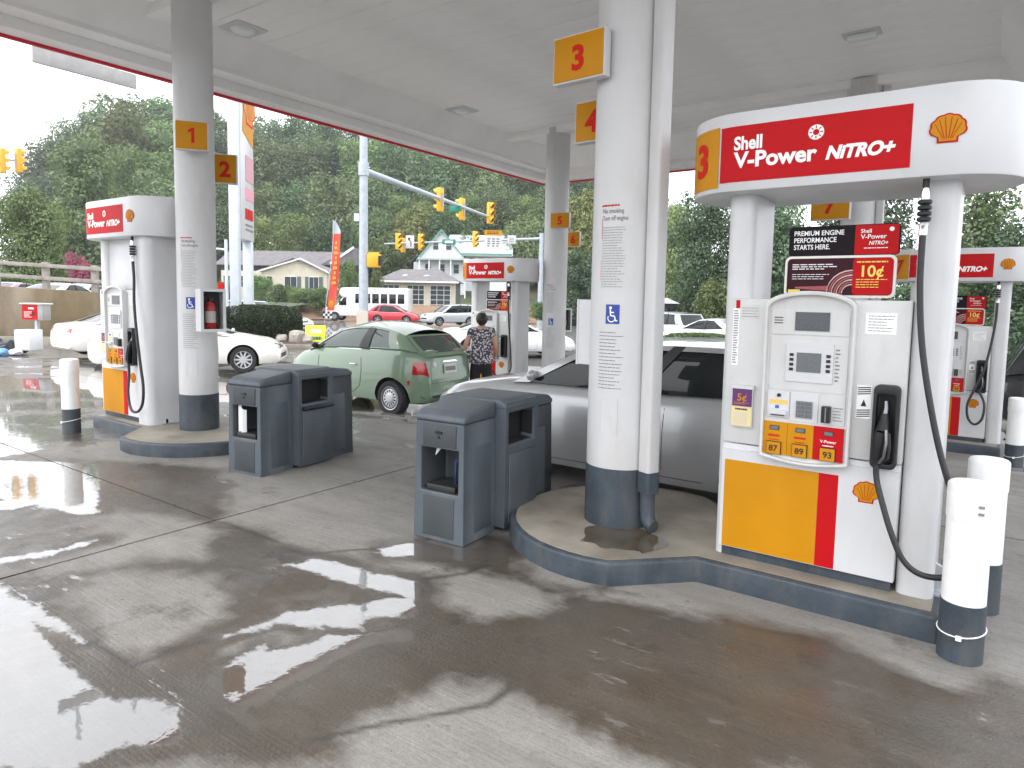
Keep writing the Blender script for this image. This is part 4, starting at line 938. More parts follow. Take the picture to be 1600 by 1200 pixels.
        if s < 0 and not towel:
            mb = MB(); mb.add([P(-.10, dep - .10, wz1 - .01), P(-.05, dep - .10, wz1 - .01), P(-.085, dep - .06, wz1 - .07)], [(0, 1, 2)]); mb.build('paper_towel', mat('paper_towel_white', (.8, .8, .8), .8), wsh)
    return t
bin_unit((-3.27, 4.33, 0), R_(4), 'grey waste bin with washer trough beside the thick column')
bin_unit((-6.05, 4.53, 0), R_(8), 'grey waste bin with white paper towel in its trough beside the green car', towel=True, brush=False, flap=True)
# ================================================================== vehicles
GLASS = mat('car_glass', (.010, .013, .013), .04, spec=.45)
TYRE = mat('tyre', (.016, .016, .017), .7, bump=.3, bscale=120)
RIM = mat('rim_silver', (.45, .45, .46), .3, metal=.8)
RIMD = mat('rim_shadow', (.03, .03, .03), .6)
TAIL = mat('tail_lamp', (.45, .012, .015), .12, coat=.8)
HEADL = mat('head_lamp', (.62, .65, .68), .08, coat=.8)
TRIM = mat('car_trim', (.02, .02, .022), .5)
UNDER = mat('car_underside', (.01, .01, .01), .8)
PLATE = mat('number_plate', (.6, .6, .58), .4)
def paint(name, col, rough=.28, metal=.0, coat=.8): return mat('paint_' + name, col, rough, metal, .5, var=.02, vscale=3, coat=coat)
def interp(tab, x):
    if x <= tab[0][0]: return tab[0][1]
    for (a, b), (c, d) in zip(tab, tab[1:]):
        if x <= c: t_ = (x - a) / (c - a); t_ = t_ * t_ * (3 - 2 * t_) * .5 + t_ * .5; return b + (d - b) * t_
    return tab[-1][1]
def vehicle(name, label, cat, loc, heading, P, group=None, parts=True):
    """P: L W H, top=[(x,z)] of the lower body from rear to front, gh=(xd,xc,xb,xa, zbelt) greenhouse, wheels (xr,xf,r), windows = u ranges"""
    t = thing(name, label, cat, loc, heading, group)
    L, W, H = P['L'], P['W'], P['H']; hw = W / 2; top = P['top']; zb = P.get('zb', .2); xr, xf, wr = P['wheels']; body = P['paint']
    tum = P.get('tumble', .80); round_ = P.get('round', .45); xd, xc, xb, xa = P['gh']; belt = P['belt']
    def plan(x):                                   # half width along the length
        e = abs(x) / (L / 2); e0 = 1 - round_ / (L / 2)
        f = 1 if e < e0 else 1 - (1 - P.get('endw', .80)) * ((e - e0) / (1 - e0)) ** 2.4
        return hw * f
    N = 46; xs = [-L / 2 + L * (.5 - .5 * math.cos(math.pi * k / N)) for k in range(N + 1)]
    ring = []
    for x in xs:
        w_ = plan(x); zt = interp(top, x); e = abs(x) / (L / 2); lift = 0 if e < .9 else (e - .9) / .1
        b0 = zb + .10 * lift ** 2; wm = P.get('bulge', .0)
        h_ = zt - b0
        half = [(0, b0), (.78, b0), (.93, b0 + .03), (.985, b0 + .16 * h_), (1.0, b0 + .42 * h_), (.992, b0 + .62 * h_), (.965, b0 + .80 * h_), (.925, b0 + .92 * h_), (.86, b0 + .985 * h_), (.60, zt + .012), (0, zt + .028)]
        half = [(a * w_, z) for a, z in half]
        ring.append(half + [(-a, z) for a, z in half[-2:0:-1]])
    n = len(ring[0]); vs = [(x, a, z) for x, rg in zip(xs, ring) for a, z in rg]; fs = []
    for i in range(N):
        for k in range(n): fs.append((i * n + k, (i + 1) * n + k, (i + 1) * n + (k + 1) % n, i * n + (k + 1) % n))
    fs.append(tuple(range(n))); fs.append(tuple(N * n + k for k in range(n - 1, -1, -1)))
    lb = MB().add(vs, fs).build('body', [body, UNDER], t, smooth=40)
    # wheel arches cut out of the body
    bm = bmesh.new(); bm.from_mesh(lb.data); bmesh.ops.recalc_face_normals(bm, faces=bm.faces); bm.to_mesh(lb.data); bm.free()
    cut = MB()
    for x in (xr, xf):
        for s in (-1, 1):
            y0, y1 = (hw - .26, hw + .2) if s > 0 else (-hw - .2, -hw + .26)
            cut.lathe([(wr + .055, y0), (wr + .055, y1)], 28, (x, 0, wr), 'y')
    cme = cut.mesh('cut', UNDER, smooth=None); bm = bmesh.new(); bm.from_mesh(cme); bmesh.ops.recalc_face_normals(bm, faces=bm.faces); bm.to_mesh(cme); bm.free()
    co = bpy.data.objects.new('cut', cme); COL.objects.link(co)
    md = lb.modifiers.new('b', 'BOOLEAN'); md.object = co; md.operation = 'DIFFERENCE'; md.solver = 'EXACT'
    try: md.material_mode = 'TRANSFER'
    except Exception: pass
    co.parent = t
    dg = bpy.context.evaluated_depsgraph_get(); dg.update(); me2 = bpy.data.meshes.new_from_object(lb.evaluated_get(dg)); old = lb.data; lb.modifiers.clear(); lb.data = me2; me2.name = 'body'
    me2.polygons.foreach_set('use_smooth', [True] * len(me2.polygons)); me2.set_sharp_from_angle(angle=R_(40))
    bpy.data.objects.remove(co)
    bvh = BVHTree.FromPolygons([v.co for v in me2.vertices], [p.vertices for p in me2.polygons])
    # greenhouse: ruled sides between belt and roof edge
    zt = H - .035
    def belt_pt(u):
        x = xd + (xa - xd) * u; return Vector((x, plan(x) * .915, max(interp(top, x) - .02, 0) if belt is None else belt + P.get('beltrise', 0) * (1 - u)))
    def roof_pt(u):
        x = xc + (xb - xc) * u; bow = P.get('bow', .05)
        return Vector((x, hw * tum - .02 * (2 * u - 1) ** 2, zt - bow * (2 * u - 1) ** 2 - P.get('rearfall', 0) * (1 - u) ** 2))
    def side(u, v, off=0.):
        a, b = belt_pt(u), roof_pt(u); p = a.lerp(b, v); p.y += .03 * math.sin(math.pi * v) + off; return p
    def patch(nm, fn, nu, nv, m_, thick=None):
        return MB().grid(fn, nu, nv).build(nm, m_, t, smooth=60)
    # glass shell inside
    gs = MB()
    for s in (-1, 1): gs.grid(lambda u, v: (lambda p: (p.x, s * p.y, p.z))(side(u, v, -.012)), 16, 6, 0, s < 0)
    def across(uu, x_shift, zoff):
        def fn(a, v):
            p = side(uu, v, zoff); y = p.y * (2 * a - 1); bowx = x_shift * (1 - (2 * a - 1) ** 2); return (p.x + bowx, y, p.z + .012 * (1 - (2 * a - 1) ** 2))
        return fn
    gs.grid(across(1.0, .10, -.012), 12, 6, 0); gs.grid(across(0.0, -.08, -.012), 12, 6, 0, True)
    gs.build('windows', P.get('glass', GLASS), t, smooth=60)
    def roof(a, u):
        p = side(u, 1.0); k = 2 * a - 1; return (p.x, p.y * k, p.z + P.get('crown', .045) * (1 - k * k))
    rf = MB().grid(roof, 12, 12); rf.build('roof', body, t, smooth=60)
    # painted or black pillars
    pil = MB(); trs = []
    for (u0, u1, v0, v1, mt) in P['pillars']:
        for s in (-1, 1):
            tgt = pil
            if mt: tgt = MB(); trs.append(tgt)
            tgt.grid(lambda u, v: (lambda p: (p.x, s * p.y, p.z))(side(u0 + (u1 - u0) * u, v0 + (v1 - v0) * v, .004)), 6, 6, 0, s < 0)
    for uu, xs_, vv in ((1.0, .10, 0), (0., -.08, 0)):
        sgn = 1 if uu else -1
        for a0, a1, v0, v1 in ((0, .07, 0, 1), (.93, 1, 0, 1), (0, 1, .93, 1)) + (((0, 1, 0, P.get('tailv', .0)),) if not uu and P.get('tailv') else ()):
            f_ = across(uu, xs_, 0); pil.grid(lambda a, v: (lambda q: (q[0] + .006 * sgn, q[1], q[2] + .003))(f_(a0 + (a1 - a0) * a, v0 + (v1 - v0) * v)), 8, 4, 0, not uu)
    pil.build('pillars', body, t, smooth=60)
    for tr in trs: tr.build('black_trim', TRIM, t, smooth=60)
    # wheels
    for x in (xr, xf):
        for s in (-1, 1):
            wn = bpy.data.objects.new('wheel', shared(('tyre', round(wr, 3)), lambda: MB().lathe([(wr * .66, -.085), (wr * .80, -.098), (wr * .95, -.095), (wr, -.07), (wr, .07), (wr * .95, .095), (wr * .80, .098), (wr * .66, .085)], 36, axis='y').mesh('wheel', TYRE)))
            COL.objects.link(wn); wn.parent = t; wn.location = (x, s * (hw - .115), wr); wn.rotation_euler = (0, 0, 0 if s < 0 else math.pi)
            obj('rim', shared(('rim', round(wr, 3), P.get('rim', 'spoke')), lambda: make_rim(wr, P.get('rim', 'spoke'))), wn)
    # decals projected on the body
    def decal(nm, pts, d, org, m_, off=.006, fill=6, par=None):
        """pts 2D polygon on the plane perpendicular to axis d ('x','-x','y','-y'); grid filled, dropped onto the body"""
        mb = MB(); us = [p[0] for p in pts]; vv = [p[1] for p in pts]; ax = {'x': (1, 0), '-x': (-1, 0), 'y': (0, 1), '-y': (0, -1)}[d]
        D = Vector((-ax[0], -ax[1], 0)); c = (sum(us) / len(us), sum(vv) / len(vv))
        def drop(a, b):
            o = Vector((ax[0] * 4 if ax[0] else a, ax[1] * 4 if ax[1] else a, b)); h = bvh.ray_cast(o, D)
            if h[0] is None: return None
            nn = h[1] if h[1].dot(D) < 0 else -h[1]; return h[0] + nn * off
        K = 4; rows = []
        for k in range(K + 1):
            f = k / K; r = []
            for (a, b) in pts: r.append(drop(c[0] + (a - c[0]) * f, c[1] + (b - c[1]) * f))
            rows.append(r)
        if any(q is None for r in rows for q in r): return None
        m = len(pts); vs = [q for r in rows for q in r]; fs = []
        for k in range(K):
            for i in range(m): fs.append((k * m + i, k * m + (i + 1) % m, (k + 1) * m + (i + 1) % m, (k + 1) * m + i))
        return MB().add(vs, fs).build(nm, m_, par or t, smooth=60)
    def seam(nm, pts, d, wd=.0028, m_=TRIM, off=.0015):
        ax = {'y': 1, '-y': -1}[d]; mb = MB(); P_ = []
        for (a, b), (c, e) in zip(pts, pts[1:]):
            for k in range(8): P_.append((a + (c - a) * k / 8, b + (e - b) * k / 8))
        P_.append(pts[-1]); pr = []
        for a, b in P_:
            h = bvh.ray_cast(Vector((a, ax * 4, b)), Vector((0, -ax, 0)))
            if h[0] is not None: pr.append(h[0] + Vector((0, ax * off, 0)))
        if len(pr) > 2: mb.tube(pr, wd, 4); return mb.build(nm, m_, t)
    t['_dummy'] = 0; del t['_dummy']
    return t, decal, seam, side, bvh
def make_rim(r, kind):
    mb = MB(); R1 = r * .66
    mb.lathe([(R1, .085), (R1, -.03), (R1 * .5, -.02), (.01, -.02)], 32, axis='y', mi=1)
    mb.lathe([(R1 * 1.02, -.088), (R1 * 1.0, -.10), (R1 * .93, -.095), (R1 * .90, -.05)], 32, axis='y', mi=0, cap=False)
    if kind == 'steel':
        mb.lathe([(R1 * .90, -.07), (R1 * .80, -.088), (R1 * .72, -.090)], 32, axis='y', cap=False); mb.lathe([(R1 * .50, -.092), (R1 * .30, -.10), (R1 * .20, -.10), (.005, -.102)], 32, axis='y', cap=False)
        for k in range(14):
            a = 2 * math.pi * k / 14; d = (math.cos(a), math.sin(a)); nn = (-d[1], d[0]); wd = R1 * .075
            q = [(d[0] * rr + nn[0] * s * w2, -.091 + (0 if rr > .6 * R1 else 0), d[1] * rr + nn[1] * s * w2) for rr, s, w2 in ((R1 * .46, -1, wd * .8), (R1 * .76, -1, wd * 1.3), (R1 * .76, 1, wd * 1.3), (R1 * .46, 1, wd * .8))]
            mb.add(q, [(0, 1, 2, 3)], 0)
    else:
        for k in range(10 if kind == 'multi' else 5):
            a = 2 * math.pi * k / (10 if kind == 'multi' else 5); wd = .14 if kind == 'multi' else .22
            d = (math.cos(a), math.sin(a)); nn = (-d[1], d[0])
            for sy in (0,):
                v = [(d[0] * rr + nn[0] * s * w2, yy, d[1] * rr + nn[1] * s * w2) for yy in (-.092, -.06) for rr, s, w2 in ((R1 * .10, -1, R1 * wd * .8), (R1 * .93, -1, R1 * wd * .55), (R1 * .93, 1, R1 * wd * .55), (R1 * .10, 1, R1 * wd * .8))]
                mb.add(v, [(0, 1, 2, 3), (4, 7, 6, 5), (0, 4, 5, 1), (1, 5, 6, 2), (2, 6, 7, 3), (3, 7, 4, 0)], 0)
        mb.lathe([(R1 * .24, -.06), (R1 * .22, -.098), (.004, -.10)], 20, axis='y')
    return mb.mesh('rim', [RIM, RIMD])
def ell(cx, cz, rx, rz, n=16, rot=0): return [(cx + rx * math.cos(2 * math.pi * k / n) * math.cos(rot) - rz * math.sin(2 * math.pi * k / n) * math.sin(rot), cz + rx * math.cos(2 * math.pi * k / n) * math.sin(rot) + rz * math.sin(2 * math.pi * k / n) * math.cos(rot)) for k in range(n)]
def mirror_part(t, x, y, z, m_, s=1, r=.075):
    mb = MB(); mb.ball((x, y + s * .05, z - .02), .045, r * 1.0, r * .72, 12, 8); mb.box(x - .02, x + .02, min(y - s * .05, y + s * .05), max(y - s * .05, y + s * .05), z - .05, z - .015); mb.build('mirror', m_, t)
def handle(t, x, y, z, s, m_=CHROME): MB().tube([(x - .085, y, z), (x - .07, y + s * .025, z + .004), (x + .06, y + s * .025, z + .004), (x + .085, y, z)], .012, 8).build('door_handle', m_, t)

def sedan(name, label, loc, heading, col, pname, L=4.7, W=1.82, H=1.44, group=None, kind='sedan', rough=.28, metal=0, rim='spoke', wr=.33, detail=True, glass=None):
    hl = L / 2
    if kind == 'sedan':
        top = [(-hl, .80), (-hl + .12, .97), (-hl + .6, 1.02), (-hl + 1.2, 1.02), (0, .96), (hl - 1.55, .97), (hl - 1.2, .95), (hl - .5, .84), (hl - .12, .68), (hl, .52)]
        gh = (-hl + .62, -hl + 1.55, hl - 2.15, hl - 1.22); pil = [(0, .20, 0, 1, 0), (.93, 1, 0, 1, 0), (.52, .57, 0, 1, 1), (0, 1, .90, 1, 0), (.27, .29, 0, .9, 1)]
    elif kind == 'suv':
        top = [(-hl, .70), (-hl + .06, 1.02), (-hl + .3, 1.08), (0, 1.02), (hl - 1.35, 1.02), (hl - 1.0, 1.0), (hl - .4, .92), (hl - .08, .78), (hl, .6)]
        gh = (-hl + .10, -hl + .42, hl - 1.95, hl - 1.12); pil = [(0, .10, 0, 1, 0), (.94, 1, 0, 1, 0), (.58, .63, 0, 1, 1), (.29, .33, 0, 1, 1), (0, 1, .90, 1, 0)]
    else:     # hatch
        top = [(-hl, .62), (-hl + .08, .92), (-hl + .35, 1.0), (0, .96), (hl - 1.3, .96), (hl - 1.0, .94), (hl - .4, .80), (hl - .1, .64), (hl, .5)]
        gh = (-hl + .12, -hl + .75, hl - 1.95, hl - 1.02); pil = [(0, .14, 0, 1, 0), (.93, 1, 0, 1, 0), (.55, .60, 0, 1, 1), (.26, .30, 0, 1, 0), (0, 1, .90, 1, 0)]
    P = dict(L=L, W=W, H=H, top=top, gh=gh, belt=None, wheels=(-hl + .95, hl - .88, wr), pillars=pil, paint=paint(pname, col, rough, metal), rim=rim, zb=.2 if kind != 'suv' or H < 1.5 else .26)
    if glass: P['glass'] = glass
    t, decal, seam, side, bvh = vehicle(name, label, 'car', loc, heading, P, group)
    zl = .72 if kind != 'suv' else .86
    for s in (-1, 1):
        decal('head_lamp', [(s * (W / 2 * .46), zl - .12), (s * (W / 2 * .78), zl - .08), (s * W / 2 * .76, zl + .03), (s * W / 2 * .49, zl - .02)], 'x', None, HEADL)
        decal('tail_lamp', [(s * (W / 2 * .48), zl + .03), (s * (W / 2 * .79), zl + .02), (s * W / 2 * .78, zl + .15), (s * W / 2 * .52, zl + .14)], '-x', None, TAIL)
    decal('grille', [(-.35, zl - .12), (.35, zl - .12), (.40, zl + .0), (-.40, zl + .0)], 'x', None, TRIM)
    decal('lower_intake', [(-.5, zl - .36), (.5, zl - .36), (.45, zl - .25), (-.45, zl - .25)], 'x', None, TRIM)
    decal('number_plate', [(-.16, zl + .02), (.16, zl + .02), (.16, zl + .13), (-.16, zl + .13)], '-x', None, PLATE, .012)
    for s, d in ((1, 'y'), (-1, '-y')):
        x0 = gh[0] + .5; xm = (gh[0] + gh[3]) / 2 + .05; x1 = gh[3] - .25
        seam('door_seam', [(x1, .32), (x1, .85)], d); seam('door_seam', [(xm, .30), (xm, .9)], d); seam('sill_seam', [(x0 + .3, .30), (x1, .30)], d)
        for xx in (xm + .22, x0 + .22) if detail else ():
            h = bvh.ray_cast(Vector((xx, s * 4, .84)), Vector((0, -s, 0)))
            if h[0] is not None: handle(t, xx, h[0].y, .84, s, P['paint'])
        sp = side(.96, .1); mirror_part(t, sp.x - .05, s * sp.y, sp.z + .06, P['paint'], s)
    return t, decal, seam, side, bvh

def head_to(pa, pb): return math.atan2(pb[1] - pa[1], pb[0] - pa[0])
# ---- green three door city car
GRN = (.165, .24, .16)
L = 3.55; hl = L / 2
top = [(-hl, .62), (-hl + .04, .93), (-hl + .12, 1.07), (-hl + .5, 1.12), (-.2, 1.105), (.45, 1.07), (.75, 1.04), (1.1, .955), (1.42, .84), (1.62, .70), (1.72, .58), (hl, .46)]
P = dict(L=L, W=1.63, H=1.49, crown=.085, top=top, gh=(-hl + .08, -hl + .50, .28, .95), belt=None, wheels=(-hl + .62, hl - .65, .292), paint=paint('sage_green', GRN, .3, 0, .9), rim='steel', zb=.20, round=.75, endw=.62, tumble=.70, bow=.11, rearfall=.03, glass=mat('green_tint_glass', (.05, .07, .06), .04, spec=.8),
         pillars=[(0, .22, 0, 1, 0), (.20, .40, 0, .04, 0), (.94, 1, 0, 1, 0), (.41, .50, 0, .93, 1), (0, 1, .91, 1, 0), (.88, .945, 0, .22, 1)], tailv=.16)
wp = at(615, 641, 11.15); fx = wp.x - (hl - .62); fy_ = wp.y + .70
fiat, decal, seam, side, bvh = vehicle('hatchback_car', 'small sage green three door hatchback between the pump rows', 'car', (fx, fy_, gz(0, fy_) - .005), math.pi, P)
for s in (-1, 1):
    decal('tail_lamp', [(s * .50, .66), (s * .68, .70), (s * .66, .90), (s * .54, .90)], '-x', None, TAIL, .01)
    decal('head_lamp', ell(s * .52, .66, .12, .11), 'x', None, HEADL, .01)
    d = 'y' if s > 0 else '-y'
    seam('door_seam', [(.66, .36), (.62, .55), (.62, .90)], d, .005); seam('door_seam', [(.62, .34), (-.30, .33), (-.46, .45), (-.50, .7), (-.47, .92)], d, .005)
    decal('side_marker', [(-1.52, .52), (-1.48, .52), (-1.48, .60), (-1.52, .60)], d, None, TAIL, .004)
    h = bvh.ray_cast(Vector((-.30, s * 4, .80)), Vector((0, -s, 0))); handle(fiat, -.30, h[0].y, .80, s)
    sp = side(.93, .06); mirror_part(fiat, sp.x, s * sp.y, sp.z + .05, TRIM, s, .07)
    seam('belt_trim', [(.55, 1.035), (-.9, 1.06)], d, .007, CHROME)
decal('number_plate', [(-.155, .70), (.155, .70), (.155, .85), (-.155, .85)], '-x', None, PLATE, .02)
decal('plate_text', [(-.13, .74), (.13, .74), (.13, .81), (-.13, .81)], '-x', None, INK, .022)
decal('rear_grip', [(-.19, .885), (.19, .885), (.15, .91), (-.15, .91)], '-x', None, CHROME, .02)
decal('badge', ell(-.0, .0, .03, .03), '-x', None, CHROME)
decal('round_sticker', ell(.36, .86, .05, .045), '-x', None, PLATE, .008)
decal('bumper_seam', [(-.62, .555), (.62, .555), (.62, .562), (-.62, .562)], '-x', None, TRIM, .006)
decal('lower_bumper', [(-.55, .30), (.55, .30), (.60, .36), (-.60, .36)], '-x', None, TRIM, .006)
mb = MB(); mb.tube([(-hl + .12, -.42, .27), (-hl - .06, -.42, .26)], .035, 12); mb.build('exhaust', CHROME, fiat)
# ---- silver sedan behind the thick column
sil, *_ = sedan('silver_sedan', 'silver sedan parked behind the thick column at pump 4', (-2.72, 6.38, gz(0, 6.3)), math.pi, (.40, .405, .41), 'silver', L=4.6, W=1.84, H=1.47, rough=.3, metal=.35, wr=.335, kind='suv')
# ---- white coupe behind the extinguisher column
a, b = onground(433, 18.2), onground(165, 17.4); c = (a + b) / 2; hd_ = head_to(b, a)
sedan('white_coupe', 'white coupe with gold wheel behind the extinguisher column', (c.x, c.y, gz(c.x, c.y)), hd_, (.80, .77, .72), 'cream_white', L=4.55, W=1.8, H=1.33, wr=.335, rim='multi')
a = onground(96, 19.5); d0 = Vector((CR[2][0], CR[2][1])).normalized(); rgt = Vector((CR[0][0], CR[0][1])).normalized()
hv = (d0 * .80 + rgt * .60); hd_ = math.atan2(hv.y, hv.x)
sedan('white_sedan', 'white sedan with its rear towards the tan wall and red air machine', (a.x + hv.x * 2.2 , a.y + hv.y * 2.2, gz(a.x, a.y)), hd_, (.82, .80, .77), 'warm_white', L=4.5, W=1.8, H=1.42)
a, b = onground(690, 24.6), onground(892, 25.4); c = (a + b) / 2
sedan('white_sedan', 'white sedan passing behind the woman and the far pump', (c.x, c.y, gz(c.x, c.y)), head_to(a, b), (.82, .82, .82), 'plain_white', L=4.85, W=1.82, H=1.44)
p = at(1556, 690, 11.0); sedan('black_vehicle', 'black sport utility vehicle beyond the far pump with looped hose', (p.x + 2.35, p.y + .75, gz(0, 12)), R_(0), (.012, .012, .014), 'black', L=4.8, W=1.9, H=1.74, kind='suv', wr=.37)
a = onground(616, 54); sedan('red_hatchback', 'red hatchback on the road in front of the white bus', (a.x, a.y, a.z), R_(30), (.50, .012, .03), 'red', L=4.15, W=1.74, H=1.5, kind='hatch', detail=False)
a = onground(703, 52); sedan('silver_suv', 'silver sport utility vehicle facing the road beside the garage building', (a.x, a.y, a.z), R_(-112), (.5, .52, .54), 'suv_silver', L=4.4, W=1.8, H=1.65, kind='suv', metal=.3, detail=False)
a = onground(425, 38); sedan('silver_sedan', 'pale silver sedan half hidden behind the clipped hedge', (a.x, a.y, a.z), R_(20), (.62, .66, .66), 'pale_silver', L=4.5, W=1.78, H=1.42, detail=False)
a = onground(398, 44); sedan('pale_green_van', 'pale green wagon parked behind the clipped hedge', (a.x, a.y, a.z), R_(20), (.45, .58, .52), 'pale_green', L=4.5, W=1.85, H=1.75, kind='suv', detail=False)
a = onground(352, 41); sedan('blue_sedan', 'dark blue car between the price sign posts and the hedge', (a.x, a.y, a.z), R_(20), (.05, .08, .17), 'dark_blue', L=4.5, W=1.8, H=1.6, kind='suv', detail=False)
a = onground(1040, 34); sedan('grey_suv', 'silver grey sport utility vehicle with red tail lamps by the glass shelter', (a.x, a.y, a.z), R_(150), (.42, .45, .48), 'grey_silver', L=4.5, W=1.8, H=1.62, kind='suv', metal=.3, detail=False)
a = onground(1112, 30); sedan('pale_sedan', 'pale sedan roof showing above the low clipped hedge', (a.x, a.y, a.z), R_(165), (.66, .69, .70), 'pale_grey', L=4.6, W=1.8, H=1.42, detail=False)
# cars on the upper level left
UPZ = 1.35
for px, d, lb, colr, pn, hdg in ((88, 27.2, 'white car parked above the tan wall by the fence post', (.8, .82, .84), 'cool_white', 120), (125, 28.6, 'pale car parked above the tan wall nearest the pump', (.62, .74, .74), 'ice_white', 118), (12, 27.2, 'maroon and silver car parked above the tan wall', (.30, .16, .22), 'plum', 118)):
    a = at(px, 440, d); sedan('parked_car', lb, (a.x - .9, a.y + .6, .72), R_(hdg), colr, pn, L=4.4, W=1.75, H=1.4, detail=False, group='cars parked above the wall')
# ---- white shuttle bus
def bus():
    a = onground(578, 58); t = thing('shuttle_bus', 'white shuttle bus with dark side windows on the road', 'bus', (a.x, a.y, a.z), R_(180 + 33))
    WB = paint('bus_white', (.80, .80, .80)); Lb = 3.35
    MB().box(-3.5, 1.6, -1.15, 1.15, .45, 2.85).build('body', WB, t, bevel=.09, seg=3)
    mb = MB(); mb.prism([(1.6, .45), (3.5, .45), (3.55, 1.15), (2.65, 1.30), (2.05, 2.05), (1.6, 2.05)], -1.0, 1.0, 'y'); mb.build('cab', WB, t, bevel=.06, seg=3, ang=20)
    mb = MB(); mb.prism([(1.5, 2.0), (2.15, 2.05), (2.35, 2.4), (2.2, 2.8), (1.5, 2.85)], -1.12, 1.12, 'y'); mb.build('cab_cap', WB, t, bevel=.08, seg=3, ang=20)
    for s in (-1, 1):
        for k in range(6):
            x = -3.2 + k * .72; MB().box(x, x + .56, min(s * 1.13, s * 1.165), max(s * 1.13, s * 1.165), 1.55, 2.35).build('side_window', GLASS, t, bevel=.01)
        MB().prism([(1.75, 1.35), (2.45, 1.35), (2.0, 1.98), (1.75, 1.98)], min(s * .99, s * 1.012), max(s * .99, s * 1.012), 'y').build('cab_window', GLASS, t)
        for x in (-2.2, 2.75):
            wn = MB().lathe([(.24, -.11), (.38, -.12), (.40, -.09), (.40, .09), (.38, .12), (.24, .11)], 24, (x, s * 1.0, .40), 'y').build('wheel', TYRE, t); MB().lathe([(.22, -.125), (.2, .125)], 16, (x, s * 1.0, .40), 'y').build('rim', RIM, wn)
        MB().box(3.46, 3.58, min(s * .62, s * .92), max(s * .62, s * .92), .95, 1.13).build('head_lamp', HEADL, t, bevel=.02)
        MB().box(2.2, 2.3, min(s * 1.1, s * 1.35), max(s * 1.1, s * 1.35), 1.35, 1.75).build('mirror', TRIM, t, bevel=.02)
    mb = MB(); mb.add([(2.66, -.9, 1.34), (2.66, .9, 1.34), (2.08, .88, 2.02), (2.08, -.88, 2.02)], [(0, 1, 2, 3)]); mb.map(lambda x, y, z: (x + .02, y, z + .02)); mb.build('windscreen', GLASS, t)
    g = MB()
    for k in range(4): g.box(3.52, 3.57, -.55, .55, .70 + k * .11, .75 + k * .11)
    g.build('grille', TRIM, t); MB().box(3.4, 3.65, -1.0, 1.0, .42, .58).build('bumper', TRIM, t, bevel=.02)
bus()
# ================================================================== woman at the pump (seen from behind)
def skin_mesh(name, verts, edges, radii, mt, parent, sub=2, root=0):
    me = bpy.data.meshes.new(name); me.from_pydata(verts, edges, []); o = obj(name, me, parent)
    md = o.modifiers.new('skin', 'SKIN'); md.use_smooth_shade = True
    sv = me.skin_vertices[0].data if me.skin_vertices else None
    if sv is None:
        bm = bmesh.new(); bm.from_mesh(me); bm.verts.layers.skin.verify(); bm.to_mesh(me); bm.free(); sv = me.skin_vertices[0].data
    for i, r in enumerate(radii):
        sv[i].radius = r if isinstance(r, tuple) else (r, r); sv[i].use_root = (i == root)
    s2 = o.modifiers.new('sub', 'SUBSURF'); s2.levels = sub; s2.render_levels = sub
    dg = bpy.context.evaluated_depsgraph_get(); dg.update(); m2 = bpy.data.meshes.new_from_object(o.evaluated_get(dg)); o.modifiers.clear(); o.data = m2; m2.name = name
    m2.materials.clear(); m2.materials.append(mt); m2.polygons.foreach_set('use_smooth', [True] * len(m2.polygons)); return o
SKIN = mat('skin', (.50, .27, .19), .5, var=.06, vscale=10)
def blouse_mat():
    m = bpy.data.materials.new('patterned_blouse'); m.use_nodes = True; n = m.node_tree; b = n.nodes['Principled BSDF']; b.inputs['Roughness'].default_value = .8
    tc = n.nodes.new('ShaderNodeTexCoord'); vo = n.nodes.new('ShaderNodeTexVoronoi'); vo.inputs['Scale'].default_value = 26; n.links.new(tc.outputs['Object'], vo.inputs['Vector'])
    nz = n.nodes.new('ShaderNodeTexNoise'); nz.inputs['Scale'].default_value = 30; n.links.new(tc.outputs['Object'], nz.inputs['Vector'])
    ad = n.nodes.new('ShaderNodeMath'); n.links.new(vo.outputs['Distance'], ad.inputs[0]); n.links.new(nz.outputs[0], ad.inputs[1])
    rp = n.nodes.new('ShaderNodeValToRGB'); e = rp.color_ramp.elements; e[0].position = .86; e[0].color = (.56, .53, .56, 1); e[1].position = 1.0; e[1].color = (.045, .042, .055, 1); x = e.new(.94); x.color = (.22, .2, .23, 1)
    rp.color_ramp.interpolation = 'LINEAR'; n.links.new(ad.outputs[0], rp.inputs[0]); n.links.new(rp.outputs[0], b.inputs['Base Color']); return m
wpos = at(752, 560, 11.9)
woman = thing('person', 'woman in patterned blouse and black trousers pumping fuel with her back turned', 'person', (wpos.x, wpos.y, gz(wpos.x, wpos.y)), R_(38), sc=1.03)
# local frame: she faces +y, +x is her right
B = [(0, 0, .93), (0, -.01, 1.05), (0, -.015, 1.18), (0, -.01, 1.30), (0, .0, 1.40), (0, .015, 1.46), (0, .03, 1.53), (0, .035, 1.60),     # 0-7 spine to head
     (.17, 0, 1.37), (.225, -.03, 1.20), (.25, -.01, 1.08), (.235, .10, .97), (.22, .20, .93),                                        # 8-12 right arm
     (-.17, 0, 1.37), (-.245, -.05, 1.20), (-.285, -.05, 1.08), (-.31, .07, .95), (-.32, .16, .90),                                    # 13-17 left arm
     (.095, 0, .84), (.10, .015, .48), (.10, -.02, .09), (.10, .12, .03),                                                            # 18-21 leg
     (-.095, 0, .84), (-.11, .02, .48), (-.11, -.02, .09), (-.12, .12, .03)]
E_ = [(0, 1), (1, 2), (2, 3), (3, 4), (4, 5), (5, 6), (6, 7), (4, 8), (8, 9), (9, 10), (10, 11), (11, 12), (4, 13), (13, 14), (14, 15), (15, 16), (16, 17), (0, 18), (18, 19), (19, 20), (20, 21), (0, 22), (22, 23), (23, 24), (24, 25)]
